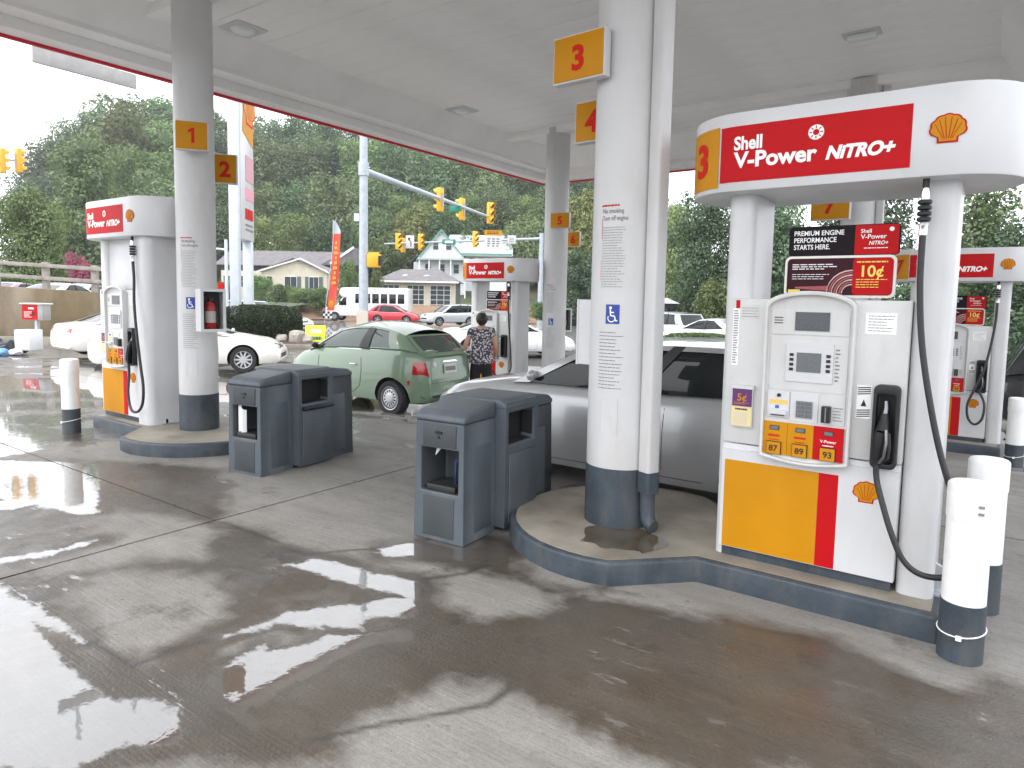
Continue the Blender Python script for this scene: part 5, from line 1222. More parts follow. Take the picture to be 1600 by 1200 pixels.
rad = [(.15, .11), (.14, .10), (.15, .11), (.145, .105), (.10, .08), .05, (.078, .085), (.072, .085), .06, .05, .043, .036, .028, .06, .05, .043, .036, .028, .095, .06, .045, .035, .095, .06, .045, .035]
bd = skin_mesh('body', B, E_, rad, SKIN, woman)
cl = skin_mesh('blouse', [(0, 0, .80), (0, -.012, .90), (0, -.012, 1.02), (0, -.015, 1.16), (0, -.01, 1.30), (0, 0, 1.405), (.165, 0, 1.375), (.215, -.02, 1.25), (-.165, 0, 1.375), (-.225, -.03, 1.25)],
    [(0, 1), (1, 2), (2, 3), (3, 4), (4, 5), (5, 6), (6, 7), (5, 8), (8, 9)], [(.245, .18), (.23, .165), (.19, .14), (.188, .138), (.18, .128), (.115, .09), .085, .080, .085, .080], blouse_mat(), woman)
skin_mesh('trousers', [(0, 0, .90), (0, -.01, .80), (.10, 0, .74), (.105, .015, .46), (.10, -.01, .08), (-.10, 0, .74), (-.11, .02, .46), (-.11, -.01, .08)],
    [(0, 1), (1, 2), (2, 3), (3, 4), (1, 5), (5, 6), (6, 7)], [(.17, .135), (.185, .15), .115, .092, .085, .115, .092, .085], mat('black_trousers', (.012, .012, .014), .8, var=.2, vscale=8), woman)
hair = MB().ball((0, -.005, 1.585), .098, .112, .115, 24, 16)
hair.map(lambda x, y, z: (x * (1 + .08 * noise.noise(Vector((x, y, z)) * 16)), (y * (1 + .08 * noise.noise(Vector((x + 5, y, z)) * 16)) if y < .06 else .06 + (y - .06) * .3), z + .012 * noise.noise(Vector((x, y, z + 3)) * 22)))
hair.build('hair', mat('dark_hair', (.022, .014, .011), .6, bump=.8, bscale=60), woman, smooth=60)
face = MB().ball((0, .105, 1.575), .012, .02, .018, 10, 6); face.build('nose', SKIN, woman)
for s in (-1, 1):
    MB().ball((s * .032, .103, 1.60), .011, .006, .007, 8, 6).build('eye', INK, woman); MB().ball((s * .085, .02, 1.58), .014, .02, .03, 8, 6).build('ear', SKIN, woman)
    MB().ball((s * .105, .055, .035), .042, .12, .04, 12, 8).build('shoe', BLKP, woman)
    hx_, hy_, hz_ = (.22, .20, .93) if s > 0 else (-.32, .16, .90)
    hm = MB(); hm.ball((hx_, hy_ + .045, hz_ - .012), .036, .05, .02, 10, 6)
    for k in range(4):
        xx = hx_ + (-.027 + .018 * k); l_ = (.058, .068, .064, .050)[k]
        hm.tube([(xx, hy_ + .075, hz_ - .012), (xx, hy_ + .075 + l_ * .5, hz_ - .018), (xx, hy_ + .08 + l_ * .65, hz_ - .042), (xx, hy_ + .07 + l_ * .4, hz_ - .062)], [.0088, .0085, .008, .007], 8)
    hm.tube([(hx_ - s * .028, hy_ + .03, hz_ - .012), (hx_ - s * .05, hy_ + .065, hz_ - .02), (hx_ - s * .042, hy_ + .09, hz_ - .045)], [.011, .0095, .008], 8)
    hm.build('hand', SKIN, woman)
# ================================================================== street, buildings
CAM_RZ = math.atan2(CR[0][1], CR[0][0])
def Zat(px, y, d): return at(px, y, d).z
SIDE_C = mat('cream_siding', (.62, .56, .44), .7, var=.08, vscale=2)
SIDE_W = mat('white_siding', (.74, .75, .76), .6, var=.06, vscale=2)
SHING = mat('grey_shingle', (.15, .14, .145), .85, var=.2, vscale=1.5, bump=.6, bscale=14)
GRNROOF = mat('green_trim', (.12, .30, .24), .5)
WINGL = mat('window_glass', (.05, .06, .065), .25, spec=.25)
SHUT = mat('shutter_paint', (.10, .13, .13), .6)
def window(par, x, z, w_, h_, y, nx=2, nz=2, shutters='', frame=SIDE_W, fr=.05):
    mb = MB()
    for a, b, c, d in ((x - w_ / 2, x - w_ / 2 + fr, z, z + h_), (x + w_ / 2 - fr, x + w_ / 2, z, z + h_), (x - w_ / 2 + fr, x + w_ / 2 - fr, z, z + fr), (x - w_ / 2 + fr, x + w_ / 2 - fr, z + h_ - fr, z + h_)): mb.box(a, b, y - .06, y + .02, c, d)
    for k in range(1, nx): xx = x - w_ / 2 + w_ * k / nx; mb.box(xx - fr * .3, xx + fr * .3, y - .045, y - .01, z + fr, z + h_ - fr)
    for k in range(1, nz): zz = z + h_ * k / nz; mb.box(x - w_ / 2 + fr, x + w_ / 2 - fr, y - .047, y - .012, zz - fr * .3, zz + fr * .3)
    o = mb.build('window', frame, par)
    MB().box(x - w_ / 2 + .01, x + w_ / 2 - .01, y - .015, y + .01, z + .01, z + h_ - .01).build('pane', WINGL, o)
    for s in shutters:
        sx = x - w_ / 2 - .22 if s == 'l' else x + w_ / 2 + .22; MB().box(sx - .2, sx + .2, y - .04, y + .01, z, z + h_).build('shutter', SHUT, o)
    return o
def gable_roof(par, x0, x1, y0, y1, ze, zr, axis, mt, over=.3, th=.12, name='roof'):
    """axis 'x': ridge along x; 'y': ridge along y"""
    if axis == 'x':
        ym = (y0 + y1) / 2; k = (zr - ze) / (ym - y0); a = y0 - over; za = ze - over * k
        pr = [(a, za), (ym, zr), (2 * ym - a, za), (2 * ym - a, za + th), (ym, zr + th), (a, za + th)][::-1]
        return MB().prism([(p, q) for p, q in pr], x0 - over, x1 + over, 'x').build(name, mt, par)
    xm = (x0 + x1) / 2; k = (zr - ze) / (xm - x0); a = x0 - over; za = ze - over * k
    pr = [(a, za), (xm, zr), (2 * xm - a, za), (2 * xm - a, za + th), (xm, zr + th), (a, za + th)]
    return MB().prism(pr, y0 - over, y1 + over, 'y').build(name, mt, par)
def siding(par, x0, x1, z0, z1, y, mt, gap=.22, tri=None):
    zz = z0
    me_n = 0
    mb = MB()
    while zz < z1 - .02:
        a, b = x0, x1
        if tri: f = (zz - tri[0]) / (tri[1] - tri[0]); a, b = (x0 + (x1 - x0) / 2 * f + .1, x1 - (x1 - x0) / 2 * f - .1) if f > 0 else (x0, x1)
        if b - a > .2: mb.add([(a, y - .035, zz), (b, y - .035, zz), (b, y - .005, zz + gap), (a, y - .005, zz + gap)], [(0, 1, 2, 3)])
        zz += gap
    o = mb.build('siding', mt, par, smooth=None); o['kind'] = 'stuff'; return o
# cream house with front gable
a = onground(462, 75); t = thing('cream_house', 'cream sided house with front gable and shuttered windows', 'house', (a.x, a.y, .2), CAM_RZ)
k75 = 75 / FPX
def X75(px): return (px - 462) * k75
def Z75(y): return (461.6 - y) * k75 + HCAM - .2
MB().prism([(X75(410), -.5), (X75(511), -.5), (X75(511), Z75(424)), (X75(472), Z75(408)), (X75(410), Z75(424))], 0, 6, 'y').build('wall', SIDE_C, t)
siding(t, X75(410), X75(511), .3, Z75(409), 0, SIDE_C, .3, (Z75(424), Z75(407)))
MB().box(X75(342), X75(410) - .01, .8, 6, -.5, Z75(424)).build('wing_wall', SIDE_C, t)
gable_roof(t, X75(410), X75(511), -.1, 7, Z75(424), Z75(405), 'y', SHING)
mb = MB(); th_ = .16
for s0, s1 in (((X75(404), Z75(427)), (X75(472), Z75(405.5))), ((X75(472), Z75(405.5)), (X75(516), Z75(427)))):
    mb.prism([s0, s1, (s1[0], s1[1] + th_), (s0[0], s0[1] + th_)], -.48, -.42, 'y')
mb.build('barge_board', SIDE_W, t)
for px, w_, sh, nx in ((422, .7, '', 1), (455, 1.4, 'r', 2), (491, 1.1, 'lr', 2)): window(t, X75(px), Z75(451), w_, 1.35, -.06, nx, 1, sh)
for px in (352, 370, 392): window(t, X75(px), Z75(450), 1.0, 1.3, .8, 1, 2, '')
# long shingled building behind
a = onground(450, 86); t = thing('long_building', 'long building with grey shingle roof behind the cream house', 'building', (a.x, a.y, .5), CAM_RZ); k = 86 / FPX
def XX(px): return (px - 450) * k
def ZZ(y): return (461.5 - y) * k + HCAM - .5
MB().box(XX(345), XX(557), 0, 9, -.6, ZZ(416)).build('wall', mat('dark_brown_wall', (.06, .05, .055), .8), t)
gable_roof(t, XX(345), XX(557), 0, 9, ZZ(414), ZZ(391), 'x', SHING, .5)
mb = MB(); mb.prism([(XX(505), ZZ(414)), (XX(562), ZZ(414)), (XX(556), ZZ(386))], -1.4, 3.5, 'y'); mb.build('side_gable', SHING, t)
mb = MB(); mb.prism([(XX(520), ZZ(411)), (XX(522), ZZ(413)), (XX(558), ZZ(388)), (XX(556), ZZ(385))], -1.5, -1.4, 'y'); mb.build('barge_board', SIDE_W, t)
# white upper house
a = onground(388, 104); t = thing('upper_house', 'small white house with dark windows above the long roof', 'house', (a.x, a.y, 1.0), CAM_RZ); k = 104 / FPX
def XX(px): return (px - 388) * k
def ZZ(y): return (460.5 - y) * k + HCAM - 1.0
MB().box(XX(358), XX(414), 0, 6, -1, ZZ(380)).build('wall', SIDE_W, t)
mb = MB(); z0, z1 = ZZ(381), ZZ(373); x0, x1 = XX(354), XX(418); mb.add([(x0, -.5, z0), (x1, -.5, z0), (x1, 6.5, z0), (x0, 6.5, z0), (x0 + 1.5, 2.5, z1), (x1 - 1.5, 2.5, z1), (x1 - 1.5, 3.5, z1), (x0 + 1.5, 3.5, z1)], [(0, 3, 2, 1), (4, 5, 6, 7), (0, 1, 5, 4), (1, 2, 6, 5), (2, 3, 7, 6), (3, 0, 4, 7)]); mb.build('roof', SIDE_W, t)
for px in (366, 384, 404): window(t, XX(px), ZZ(394), 1.0, 1.0, 0, 2, 1)
# garage building with large gridded windows
a = onground(651, 72); t = thing('garage_building', 'low cream building with large gridded windows and grey hip roof', 'building', (a.x, a.y, .1), CAM_RZ); k = 72 / FPX
def XX(px): return (px - 651) * k
def ZZ(y): return (465.2 - y) * k + HCAM - .1
zt_, zb_ = ZZ(440), ZZ(486); ops = [(597, 624, 458), (635, 663, 446), (671, 704, 446)]; xs_ = [592] + [v for o_ in ops for v in o_[:2]] + [711]
for i in range(0, len(xs_), 2): MB().box(XX(xs_[i]), XX(xs_[i + 1]), 0, .3, zb_ - .8, zt_).build('pier', SIDE_C, t)
for (a0, a1, yt) in ops:
    MB().box(XX(a0), XX(a1), .02, .28, ZZ(yt) if False else ZZ(445), zt_).build('lintel', SIDE_C, t); MB().box(XX(a0), XX(a1), .02, .28, zb_ - .8, ZZ(483)).build('sill_wall', SIDE_C, t)
    window(t, (XX(a0) + XX(a1)) / 2, ZZ(483), XX(a1) - XX(a0), ZZ(445) - ZZ(483), .15, 3, 5, '', SIDE_W, .09)
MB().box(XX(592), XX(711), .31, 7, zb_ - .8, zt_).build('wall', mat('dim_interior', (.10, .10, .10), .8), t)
mb = MB(); x0, x1 = XX(586), XX(717); z0, z1 = ZZ(439.5), ZZ(419); mb.add([(x0, -.7, z0), (x1, -.7, z0), (x1, 7.7, z0), (x0, 7.7, z0), (x0 + 2.2, 3.4, z1), (x1 - 2.4, 3.4, z1), (x1 - 2.4, 3.6, z1), (x0 + 2.2, 3.6, z1)], [(0, 3, 2, 1), (4, 5, 6, 7), (0, 1, 5, 4), (1, 2, 6, 5), (2, 3, 7, 6), (3, 0, 4, 7)]); rf_ = mb.build('roof', SHING, t)
MB().box(x0, x1, -.78, -.70, z0 - .16, z0 + .02).build('gutter', SIDE_W, t)
for px in (622, 656):
    mb = MB(); mb.box(-.18, .18, -.05, .05, -.7, .7); mb.map(lambda x, y, z: (XX(px) + x + z * .9, .9 + z * .55 + y * .4, (z0 + z1) / 2 - .35 + z * .27 + .12 + y)); mb.build('skylight', SIDE_W, rf_)
# victorian house
a = onground(700, 92); t = thing('victorian_house', 'tall white house with steep gable and green roof trim', 'house', (a.x, a.y, 1.5), CAM_RZ); k = 92 / FPX
def XX(px): return (px - 700) * k
def ZZ(y): return (466.2 - y) * k + HCAM - 1.5
WHR = mat('pale_roof', (.40, .46, .44), .6, var=.1, vscale=1)
MB().prism([(XX(655), -1.5), (XX(724), -1.5), (XX(724), ZZ(404)), (XX(689), ZZ(366)), (XX(655), ZZ(404))], 0, 8, 'y').build('wall', SIDE_W, t)
siding(t, XX(655), XX(724), 1, ZZ(366), 0, SIDE_W, .35, (ZZ(404), ZZ(364)))
gable_roof(t, XX(655), XX(724), 0, 8, ZZ(404), ZZ(364), 'y', WHR, .45, .14)
mb = MB()
for s0, s1 in (((XX(650), ZZ(410)), (XX(689), ZZ(362))), ((XX(689), ZZ(362)), (XX(729), ZZ(410)))): mb.prism([s0, s1, (s1[0], s1[1] + .22), (s0[0], s0[1] + .22)], -.56, -.48, 'y')
mb.build('green_barge_board', GRNROOF, t)
MB().box(XX(724), XX(790), 2, 8, -1.5, ZZ(396)).build('side_wing', SIDE_W, t)
gable_roof(t, XX(700), XX(795), 1.2, 8.5, ZZ(396), ZZ(364), 'x', WHR, .4)
MB().box(XX(696), XX(798), .72, .80, ZZ(397.5), ZZ(395)).build('green_gutter', GRNROOF, t)
MB().box(XX(644), XX(655), 1, 7, -1.5, ZZ(410)).build('left_wing', SIDE_W, t); gable_roof(t, XX(640), XX(660), 1, 7, ZZ(410), ZZ(400), 'y', SHING, .2)
for px, y_ in ((680, 392), (700, 392), (668, 428), (690, 428), (712, 428)): window(t, XX(px), ZZ(y_), .8, 1.3, -.06, 1, 2)
for px in (735, 750, 765): window(t, XX(px), ZZ(416), .8, 1.3, 2, 1, 2)
MB().box(XX(655), XX(730), -1.8, -.05, ZZ(408), ZZ(405)).build('porch_roof', WHR, t)
for px in (657, 672, 688, 705, 727): MB().box(XX(px) - .08, XX(px) + .08, -1.7, -1.54, -1.5, ZZ(408)).build('porch_post', SIDE_W, t)
a = onground(808, 100); t = thing('grey_roof_house', 'pale house with grey roof beside the tall white house', 'house', (a.x, a.y, 1.5), CAM_RZ); k = 100 / FPX
MB().box(-3.2, 3.6, 0, 7, -1.5, 7.6).build('wall', mat('pink_siding', (.6, .48, .46), .7), t); gable_roof(t, -3.2, 3.6, 0, 7, 7.6, 10.2, 'x', SHING, .4)
for x in (-2, 0, 2): window(t, x, 5.4, .9, 1.3, 0, 1, 2)
# glass shelter on the right
a = onground(1032, 40); t = thing('glass_shelter', 'small black framed glass shelter with white roof', 'shelter', (a.x, a.y, gz(0, 30)), CAM_RZ)
zr = Zat(1032, 474, 40) + .3
for x in (-1.4, -.2, .75): 
    for y in (0, 1.2): MB().box(x - .05, x + .05, y - .05, y + .05, 0, zr).build('post', BLKP, t)
mb = MB(); mb.box(-1.6, .95, -.2, 1.4, zr - .28, zr); mb.build('fascia', BLKP, t); mb = MB(); mb.prism([(-1.7, zr), (1.05, zr), (.3, zr + .32), (-1.0, zr + .32)], -.3, 1.5, 'y'); mb.build('roof', SIDE_W, t)
MB().box(-1.35, .7, 1.15, 1.17, .1, zr - .3).build('glass_panel', mat('shelter_glass', (.35, .45, .42), .1, alpha=.5), t)

# ================================================================== tan wall, fence, upper lot
pa, pb = onground(-120, 24.2), onground(285, 25.2); wl = (pb - pa).length; wz = math.atan2(pb.y - pa.y, pb.x - pa.x)
WALLM = mat('tan_concrete', (.135, .098, .052), .85, var=.3, vscale=.9, bump=.3, bscale=20, dirt=(.30, .25, .19), dscale=.5, damt=.8)
t = thing('retaining_wall', 'stained tan concrete retaining wall left of the pumps', 'wall', (pa.x, pa.y, 0), wz)
MB().prism([(0, -.4), (wl, -.4), (wl, 1.62), (0, 2.05)], 0, .3, 'y').build('wall_face', WALLM, t, bevel=.02)
MB().box(0, wl, -.25, -.002, -.3, .12).build('kerb', ISLC, t, bevel=.02)
m_ = MB(); q0, q1 = Vector((pa.x, pa.y, 0)), Vector((pb.x, pb.y, 0)); nrm_ = Vector((-math.sin(wz), math.cos(wz), 0))
lot = MB().add([q0 + nrm_ * .3 + Vector((0, 0, .70)) - (q1 - q0) * .5, q1 + nrm_ * .3 + Vector((0, 0, .70)), q1 + nrm_ * 26 + Vector((0, 0, 1.2)), q0 + nrm_ * 60 + Vector((0, 0, 1.2)) - (q1 - q0) * 1.5], [(0, 1, 2, 3)]).build('upper_lot', ASPH); tag(lot, kind='structure')
WOOD = mat('weathered_timber', (.30, .27, .24), .85, var=.2, vscale=6, bump=.4, bscale=30)
t = thing('timber_fence', 'weathered grey timber rail fence on top of the tan wall', 'fence', (pa.x, pa.y, 0), wz)
def wt(x): return 2.05 - .43 * x / wl
nf = 5
for k in range(nf + 1):
    x = wl * (.02 + .96 * k / nf) + .35; MB().box(x - .10, x + .10, .34, .54, .4, wt(x) + .98).build('post', WOOD, t, bevel=.01)
for k in range(nf):
    x0, x1 = wl * (.02 + .96 * k / nf) + .35, wl * (.02 + .96 * (k + 1) / nf) + .35
    for dz in (.32, .78): MB().prism([(x0, wt(x0) + dz), (x1, wt(x1) + dz), (x1, wt(x1) + dz + .14), (x0, wt(x0) + dz + .14)], .26, .335, 'y').build('rail', WOOD, t, bevel=.01)
# red air machine and box
a = at(58, 520, 21.5); t = thing('air_machine', 'red tyre air machine on a grey post before the tan wall', 'machine', (a.x, a.y, 0), CAM_RZ + R_(-15))
MB().box(-.05, .05, -.03, .07, 0, .85).build('post', STEEL, t)
MB().box(-.40, .42, -.15, .15, .85, 1.36).build('case', mat('machine_grey', (.32, .31, .30), .5, var=.1), t, bevel=.02)
mb = MB(); mb.box(-.38, .22, -.165, -.15, .87, 1.33, 0); lines(mb, -.12, .1, 1.19, 1.26, 1, -.168, 1, .8, 6); lines(mb, -.30, .02, .93, 1.14, 5, -.168, 1, .35, 2); mb.box(.03, .13, -.17, -.166, 1.0, 1.12, 2); mb.build('red_panel', [RED, WINK, BLKP], t)
MB().box(-.44, .46, -.2, .2, 1.36, 1.39).build('lid', SIDE_W, t)
a = at(46, 556, 20.6); t = thing('utility_box', 'white metal utility box below the red air machine', 'box', (a.x, a.y, -.02), CAM_RZ + R_(-10))
MB().box(-.26, .26, -.25, .25, 0, .62).build('case', SIDE_W, t, bevel=.02); MB().box(-.22, .22, -.262, -.25, .05, .57).build('door', SIDE_W, t, bevel=.01); MB().box(.12, .16, -.28, -.262, .28, .36).build('latch', STEEL, t)
rl = random.Random(5)
for k, (px, py, dd, cl_, lb) in enumerate(((8, 560, 20.5, (.03, .03, .035), 'black rubbish bag heap beside the white utility box'), (30, 548, 21, (.10, .03, .05), 'dark red bundle among the bags by the utility box'), (24, 562, 20, (.65, .66, .7), 'crumpled white paper beside the rubbish bags'), (2, 566, 19.6, (.12, .3, .5), 'blue plastic scrap beside the rubbish bags'))):
    a = at(px, py, dd); s = (.34, .3, .16, .17)[k]; mb = MB().ball((0, 0, s * .55), s * 1.3, s, s * .6, 16, 10); mb.map(lambda x, y, z: (x + .12 * s * 4 * noise.noise(Vector((x, y, z)) * 5 + Vector((k, 0, 0))), y + .3 * s * noise.noise(Vector((x, y + 4, z)) * 6), max(0, z + .4 * s * noise.noise(Vector((x, y, z + k)) * 6))))
    o = mb.build('rubbish', mat('rubbish%d' % k, cl_, .4, bump=.6, bscale=12)); o.location = (a.x, a.y, gz(a.x, a.y) - .02); tag(o, lb, 'rubbish')

# ================================================================== pylon price sign
p1 = onground(369, 29.2); p2 = onground(389, 31.2); t = thing('price_pylon', 'tall white price sign on two white posts behind the hedge', 'sign', (p1.x, p1.y, gz(0, 20)), math.atan2(p2.y - p1.y, p2.x - p1.x)); dl = (Vector((p2.x, p2.y)) - Vector((p1.x, p1.y))).length
PYL = mat('pylon_paint', (.60, .64, .69), .5, var=.08, vscale=3)
for nm, x in (('post', 0), ('post', dl)): MB().box(x - .19, x + .19, -.19, .19, 0, 4.6 if x else 12).build(nm, PYL, t, bevel=.02)
pz0 = Zat(378, 375, 30); pz1 = 11.8
MB().box(.22, dl + .25, -.22, .22, pz0 + .3, pz1).build('cabinet', WHITE, t, bevel=.03)
mb = MB(); ztop = Zat(390, 170, 31)
def fz(y): return Zat(390, y, 31) + .3
mb.add([(.5, -.235, fz(220)), (dl + .2, -.235, fz(235)), (dl + .25, -.235, fz(165)), (.75, -.235, fz(165))], [(0, 1, 2, 3)], 0)
pecten(mb, dl * .80, fz(178), -.24, 1.9, 1, 0)
for y0, y1, c in ((252, 290, 'pylon_rose'), (300, 318, 'pylon_pink')): MB().box(dl * .45, dl + .2, -.24, -.222, fz(y1), fz(y0)).build('price_strip', mat(c, (.55, .28, .33) if c == 'pylon_rose' else (.70, .30, .36), .5), t)
mb.build('logo_panel', [YEL, REDT, INK, INK, INK], t)
mb = MB(); lines(mb, dl * .4, dl + .1, fz(348), fz(330), 1, -.24, 1, .9, 3); mb.build('price_digits', [YEL, REDT], t); mb = MB(); lines(mb, dl * .4, dl + .1, fz(366), fz(352), 2, -.24, 0, .4, 5); mb.build('small_print', [INK], t)
# slim pole
a = onground(355, 34); t = thing('sign_pole', 'slim pale pole with small red sign left of the price sign', 'pole', tuple(a), CAM_RZ)
MB().lathe([(.09, 0), (.075, 4.8)], 12).build('post', PYL, t); MB().box(-.42, -.12, -.04, 0, 2.35, 2.65).build('small_sign', RED, t); MB().tube([(0, 0, 4.3), (-1.6, 0, 4.42)], .05, 8).build('arm', PYL, t)

# ================================================================== traffic signals
SIGY = mat('signal_yellow', (.72, .38, .02), .45, var=.05); SIGG = mat('street_sign_green', (.01, .22, .14), .5); POLE = mat('pole_galvanised', (.42, .46, .50), .5, metal=.3, var=.12, vscale=5)
def signal_head(pos, rz, label, lit=None, sc=1.0, visors=True, group='yellow traffic signal heads'):
    t = thing('traffic_signal', label, 'traffic light', tuple(pos), rz, group, sc)      # lenses face -y
    MB().box(-.17, .17, -.10, .10, -.54, .54).build('housing', SIGY, t, bevel=.03)
    for k in range(3):
        z = .355 - k * .355
        lamp = MB().lathe([(.125, -.11), (.12, -.118), (.004, -.125)], 18, (0, 0, z), 'y').build('lens', mat('lens_' + ('red', 'amber', 'green')[k], ((.10, .006, .006), (.10, .05, .004), (.004, .06, .03))[k], .2), t)
        mb = MB()
        for r in (.145,):
            vs = []; n = 14
            for j in range(n + 1):
                a = R_(-20 + 220 * j / n); vs += [(r * math.cos(a), -.10, z + r * math.sin(a)), (r * math.cos(a), -.10 - .24 * (.55 + .45 * math.sin(a)), z + r * math.sin(a))]
            mb.add(vs, [(2 * j, 2 * j + 2, 2 * j + 3, 2 * j + 1) for j in range(n)])
        mb.build('visor', SIGY, t)
    MB().box(-.03, .03, .10, .16, -.3, .3).build('bracket', POLE, t)
    return t
a = onground(568, 26); t = thing('traffic_mast', 'grey steel traffic pole with long arm over the road', 'pole', tuple(a), CAM_RZ)
MB().tube([(0, 0, 0), (0, 0, 11)], [.19, .13], 20).build('pole', POLE, t)
MB().lathe([(.30, 0), (.30, .04), (.2, .08)], 20).build('base_plate', POLE, t)
inv = t.matrix_basis.inverted() if False else (Matrix.Translation(t.location) @ Matrix.Rotation(CAM_RZ, 4, 'Z')).inverted()
A0 = at(572, 268, 26); A1 = at(692, 312, 35); A2 = at(762, 338, 41.5)
MB().tube([inv @ A0, inv @ A1, inv @ A2], [.13, .10, .07], 14).build('arm', POLE, t)
MB().tube([(0, 0, (inv @ A0).z - .25), (0, 0, (inv @ A0).z + .25)], .20, 16).build('collar', POLE, t)
MB().box(-.36, -.17, -.02, .02, (inv @ at(560, 347, 26)).z, (inv @ at(560, 335, 26)).z).build('small_sign', WHITE, t)
MB().box(-.21, .21, -.26, -.16, .95, 1.55).build('control_box', mat('beige_box', (.55, .50, .43), .6), t)
pz = (inv @ at(585, 407, 26)).z; 
MB().box(.14, .66, -.14, .14, pz - .28, pz + .24).build('pedestrian_signal', SIGY, t, bevel=.04); MB().box(.60, .70, -.20, .20, pz - .20, pz + .16).build('pedestrian_visor', BLKP, t); MB().box(.2, .58, -.05, .05, pz + .24, pz + .31).build('pedestrian_cap', SIGY, t)
z_a = Vector((CR[0][0], CR[0][1])); 
signal_head(at(688, 312, 34.6) + Vector((0, 0, 0)), CAM_RZ + R_(-115), 'traffic signal seen from behind nearest the pole on the long arm', sc=1.12)
MB
signal_head(at(722, 327, 37.8), CAM_RZ + R_(-115), 'middle traffic signal on the long arm beside the green street sign', sc=1.12)
signal_head(at(766, 333, 41.6), CAM_RZ + R_(50), 'traffic signal with dark lenses at the tip of the long arm', sc=1.2)
a = at(712, 326, 37); t = thing('street_sign', 'green street sign hanging on the long traffic arm', 'sign', tuple(a), CAM_RZ + R_(-20)); MB().box(-.35, .35, -.02, .02, -.16, .16).build('panel', SIGG, t, bevel=.01); MB().box(-.02, .02, -.01, .01, .16, .5).build('hanger', POLE, t)
# far mast arm
b0, b1 = at(846, 373, 48), at(600, 381, 46); t = thing('traffic_mast', 'far horizontal traffic mast arm before the white house', 'pole', (b0.x, b0.y, gz(0, 30)), 0)
q = Vector((b0.x, b0.y, gz(0, 30))); MB().tube([(0, 0, 0), (0, 0, b0.z - q.z + .4)], [.2, .15], 16).build('pole', POLE, t); MB().tube([b0 - q, b1 - q], [.10, .05], 12).build('arm', POLE, t)
signal_head(at(622, 377, 45.2), CAM_RZ + R_(60), 'far traffic signal left of the white turn arrow sign'); signal_head(at(630, 383, 46.4), CAM_RZ + R_(-120), 'far traffic signal seen from behind left of the arrow sign', sc=.9)
signal_head(at(657, 378, 45.6), CAM_RZ + R_(65), 'far traffic signal right of the white turn arrow sign'); signal_head(at(742, 374, 46.3), CAM_RZ + R_(60), 'far traffic signal beside the yellow topped lane sign')
def panel_sign(name, px0, y0, px1, y1, d, label, base, draw=None, cat='sign', post=0):
    a, b = at(px0, y0, d), at(px1, y1, d); c = (a + b) / 2; t = thing(name, label, cat, tuple(c), CAM_RZ); w_ = (px1 - px0) / 2 * d / FPX; h_ = (y1 - y0) / 2 * d / FPX
    MB().box(-w_, w_, -.02, .02, -h_, h_).build('panel', base, t, bevel=.01)
    if draw: mb = MB(); ms = draw(mb, w_, h_); mb.build('print', ms, t)
    MB().box(-.03, .03, .021, .06, -h_ - post, h_).build('bracket', POLE, t)
    return t
def arrow(mb, w_, h_):
    pts = [(.25 * w_, -.7 * h_), (.28 * w_, -.1 * h_), (-.1 * w_, .35 * h_)]
    for (a, b), (c, d) in zip(pts, pts[1:]): mb.add([(a - .12 * w_, -.024, b), (a + .12 * w_, -.024, b), (c + .12 * w_, -.024, d), (c - .12 * w_, -.024, d)], [(0, 1, 2, 3)])
    mb.add([(-.55 * w_, -.024, .68 * h_), (-.28 * w_, -.024, .15 * h_), (.18 * w_, -.024, .55 * h_)], [(0, 1, 2)]); return [BLKP]
panel_sign('turn_arrow_sign', 634, 368, 647, 388, 45.4, 'white sign with black left turn arrow between two signals', WHITE, arrow)
def street(mb, w_, h_): lines(mb, -.6 * w_, .6 * w_, -.5 * h_, .5 * h_, 1, -.024, 0, .9, 2); return [WINK]
panel_sign('street_sign', 691, 374, 712, 382, 45.8, 'wide green street name sign on the far arm', SIGG, street)
def lane(mb, w_, h_):
    mb.box(-w_, w_, -.03, -.021, .45 * h_, h_, 0); lines(mb, -.7 * w_, .7 * w_, .55 * h_, .9 * h_, 2, -.034, 1, .5); mb.box(-.95 * w_, .95 * w_, -.0225, -.0208, -.95 * h_, .46 * h_, 2)
    for x in (-.5, .05, .55): lines(mb, x * w_ - .1, x * w_ + .12, -.8 * h_, .2 * h_, 4, -.024, 1, .5)
    return [YEL, BLKP, WHITE]
panel_sign('lane_sign', 757, 360, 784, 389, 45.8, 'white lane sign with yellow top on the far arm', WHITE, lane)
panel_sign('regulation_sign', 793, 368, 806, 381, 46.5, 'small square white sign on the far arm', WHITE, lambda mb, w_, h_: (lines(mb, -.6 * w_, .6 * w_, -.6 * h_, .6 * h_, 3, -.024, 0, .5), [INK])[1])
# span with signals far left
a, b = at(-60, 252, 32), at(30, 250, 33); t = thing('span_wire', 'short signal span pole end beyond the tan wall', 'pole', tuple(a), 0); MB().tube([(0, 0, 0), tuple(b - a)], .06, 8).build('arm', POLE, t)
signal_head(at(3, 251, 32), CAM_RZ + R_(150), 'leftmost overhead signal against the white sky', sc=1.05); signal_head(at(29, 251, 32.4), CAM_RZ + R_(150), 'overhead signal against the white sky beside the trees', sc=1.05)

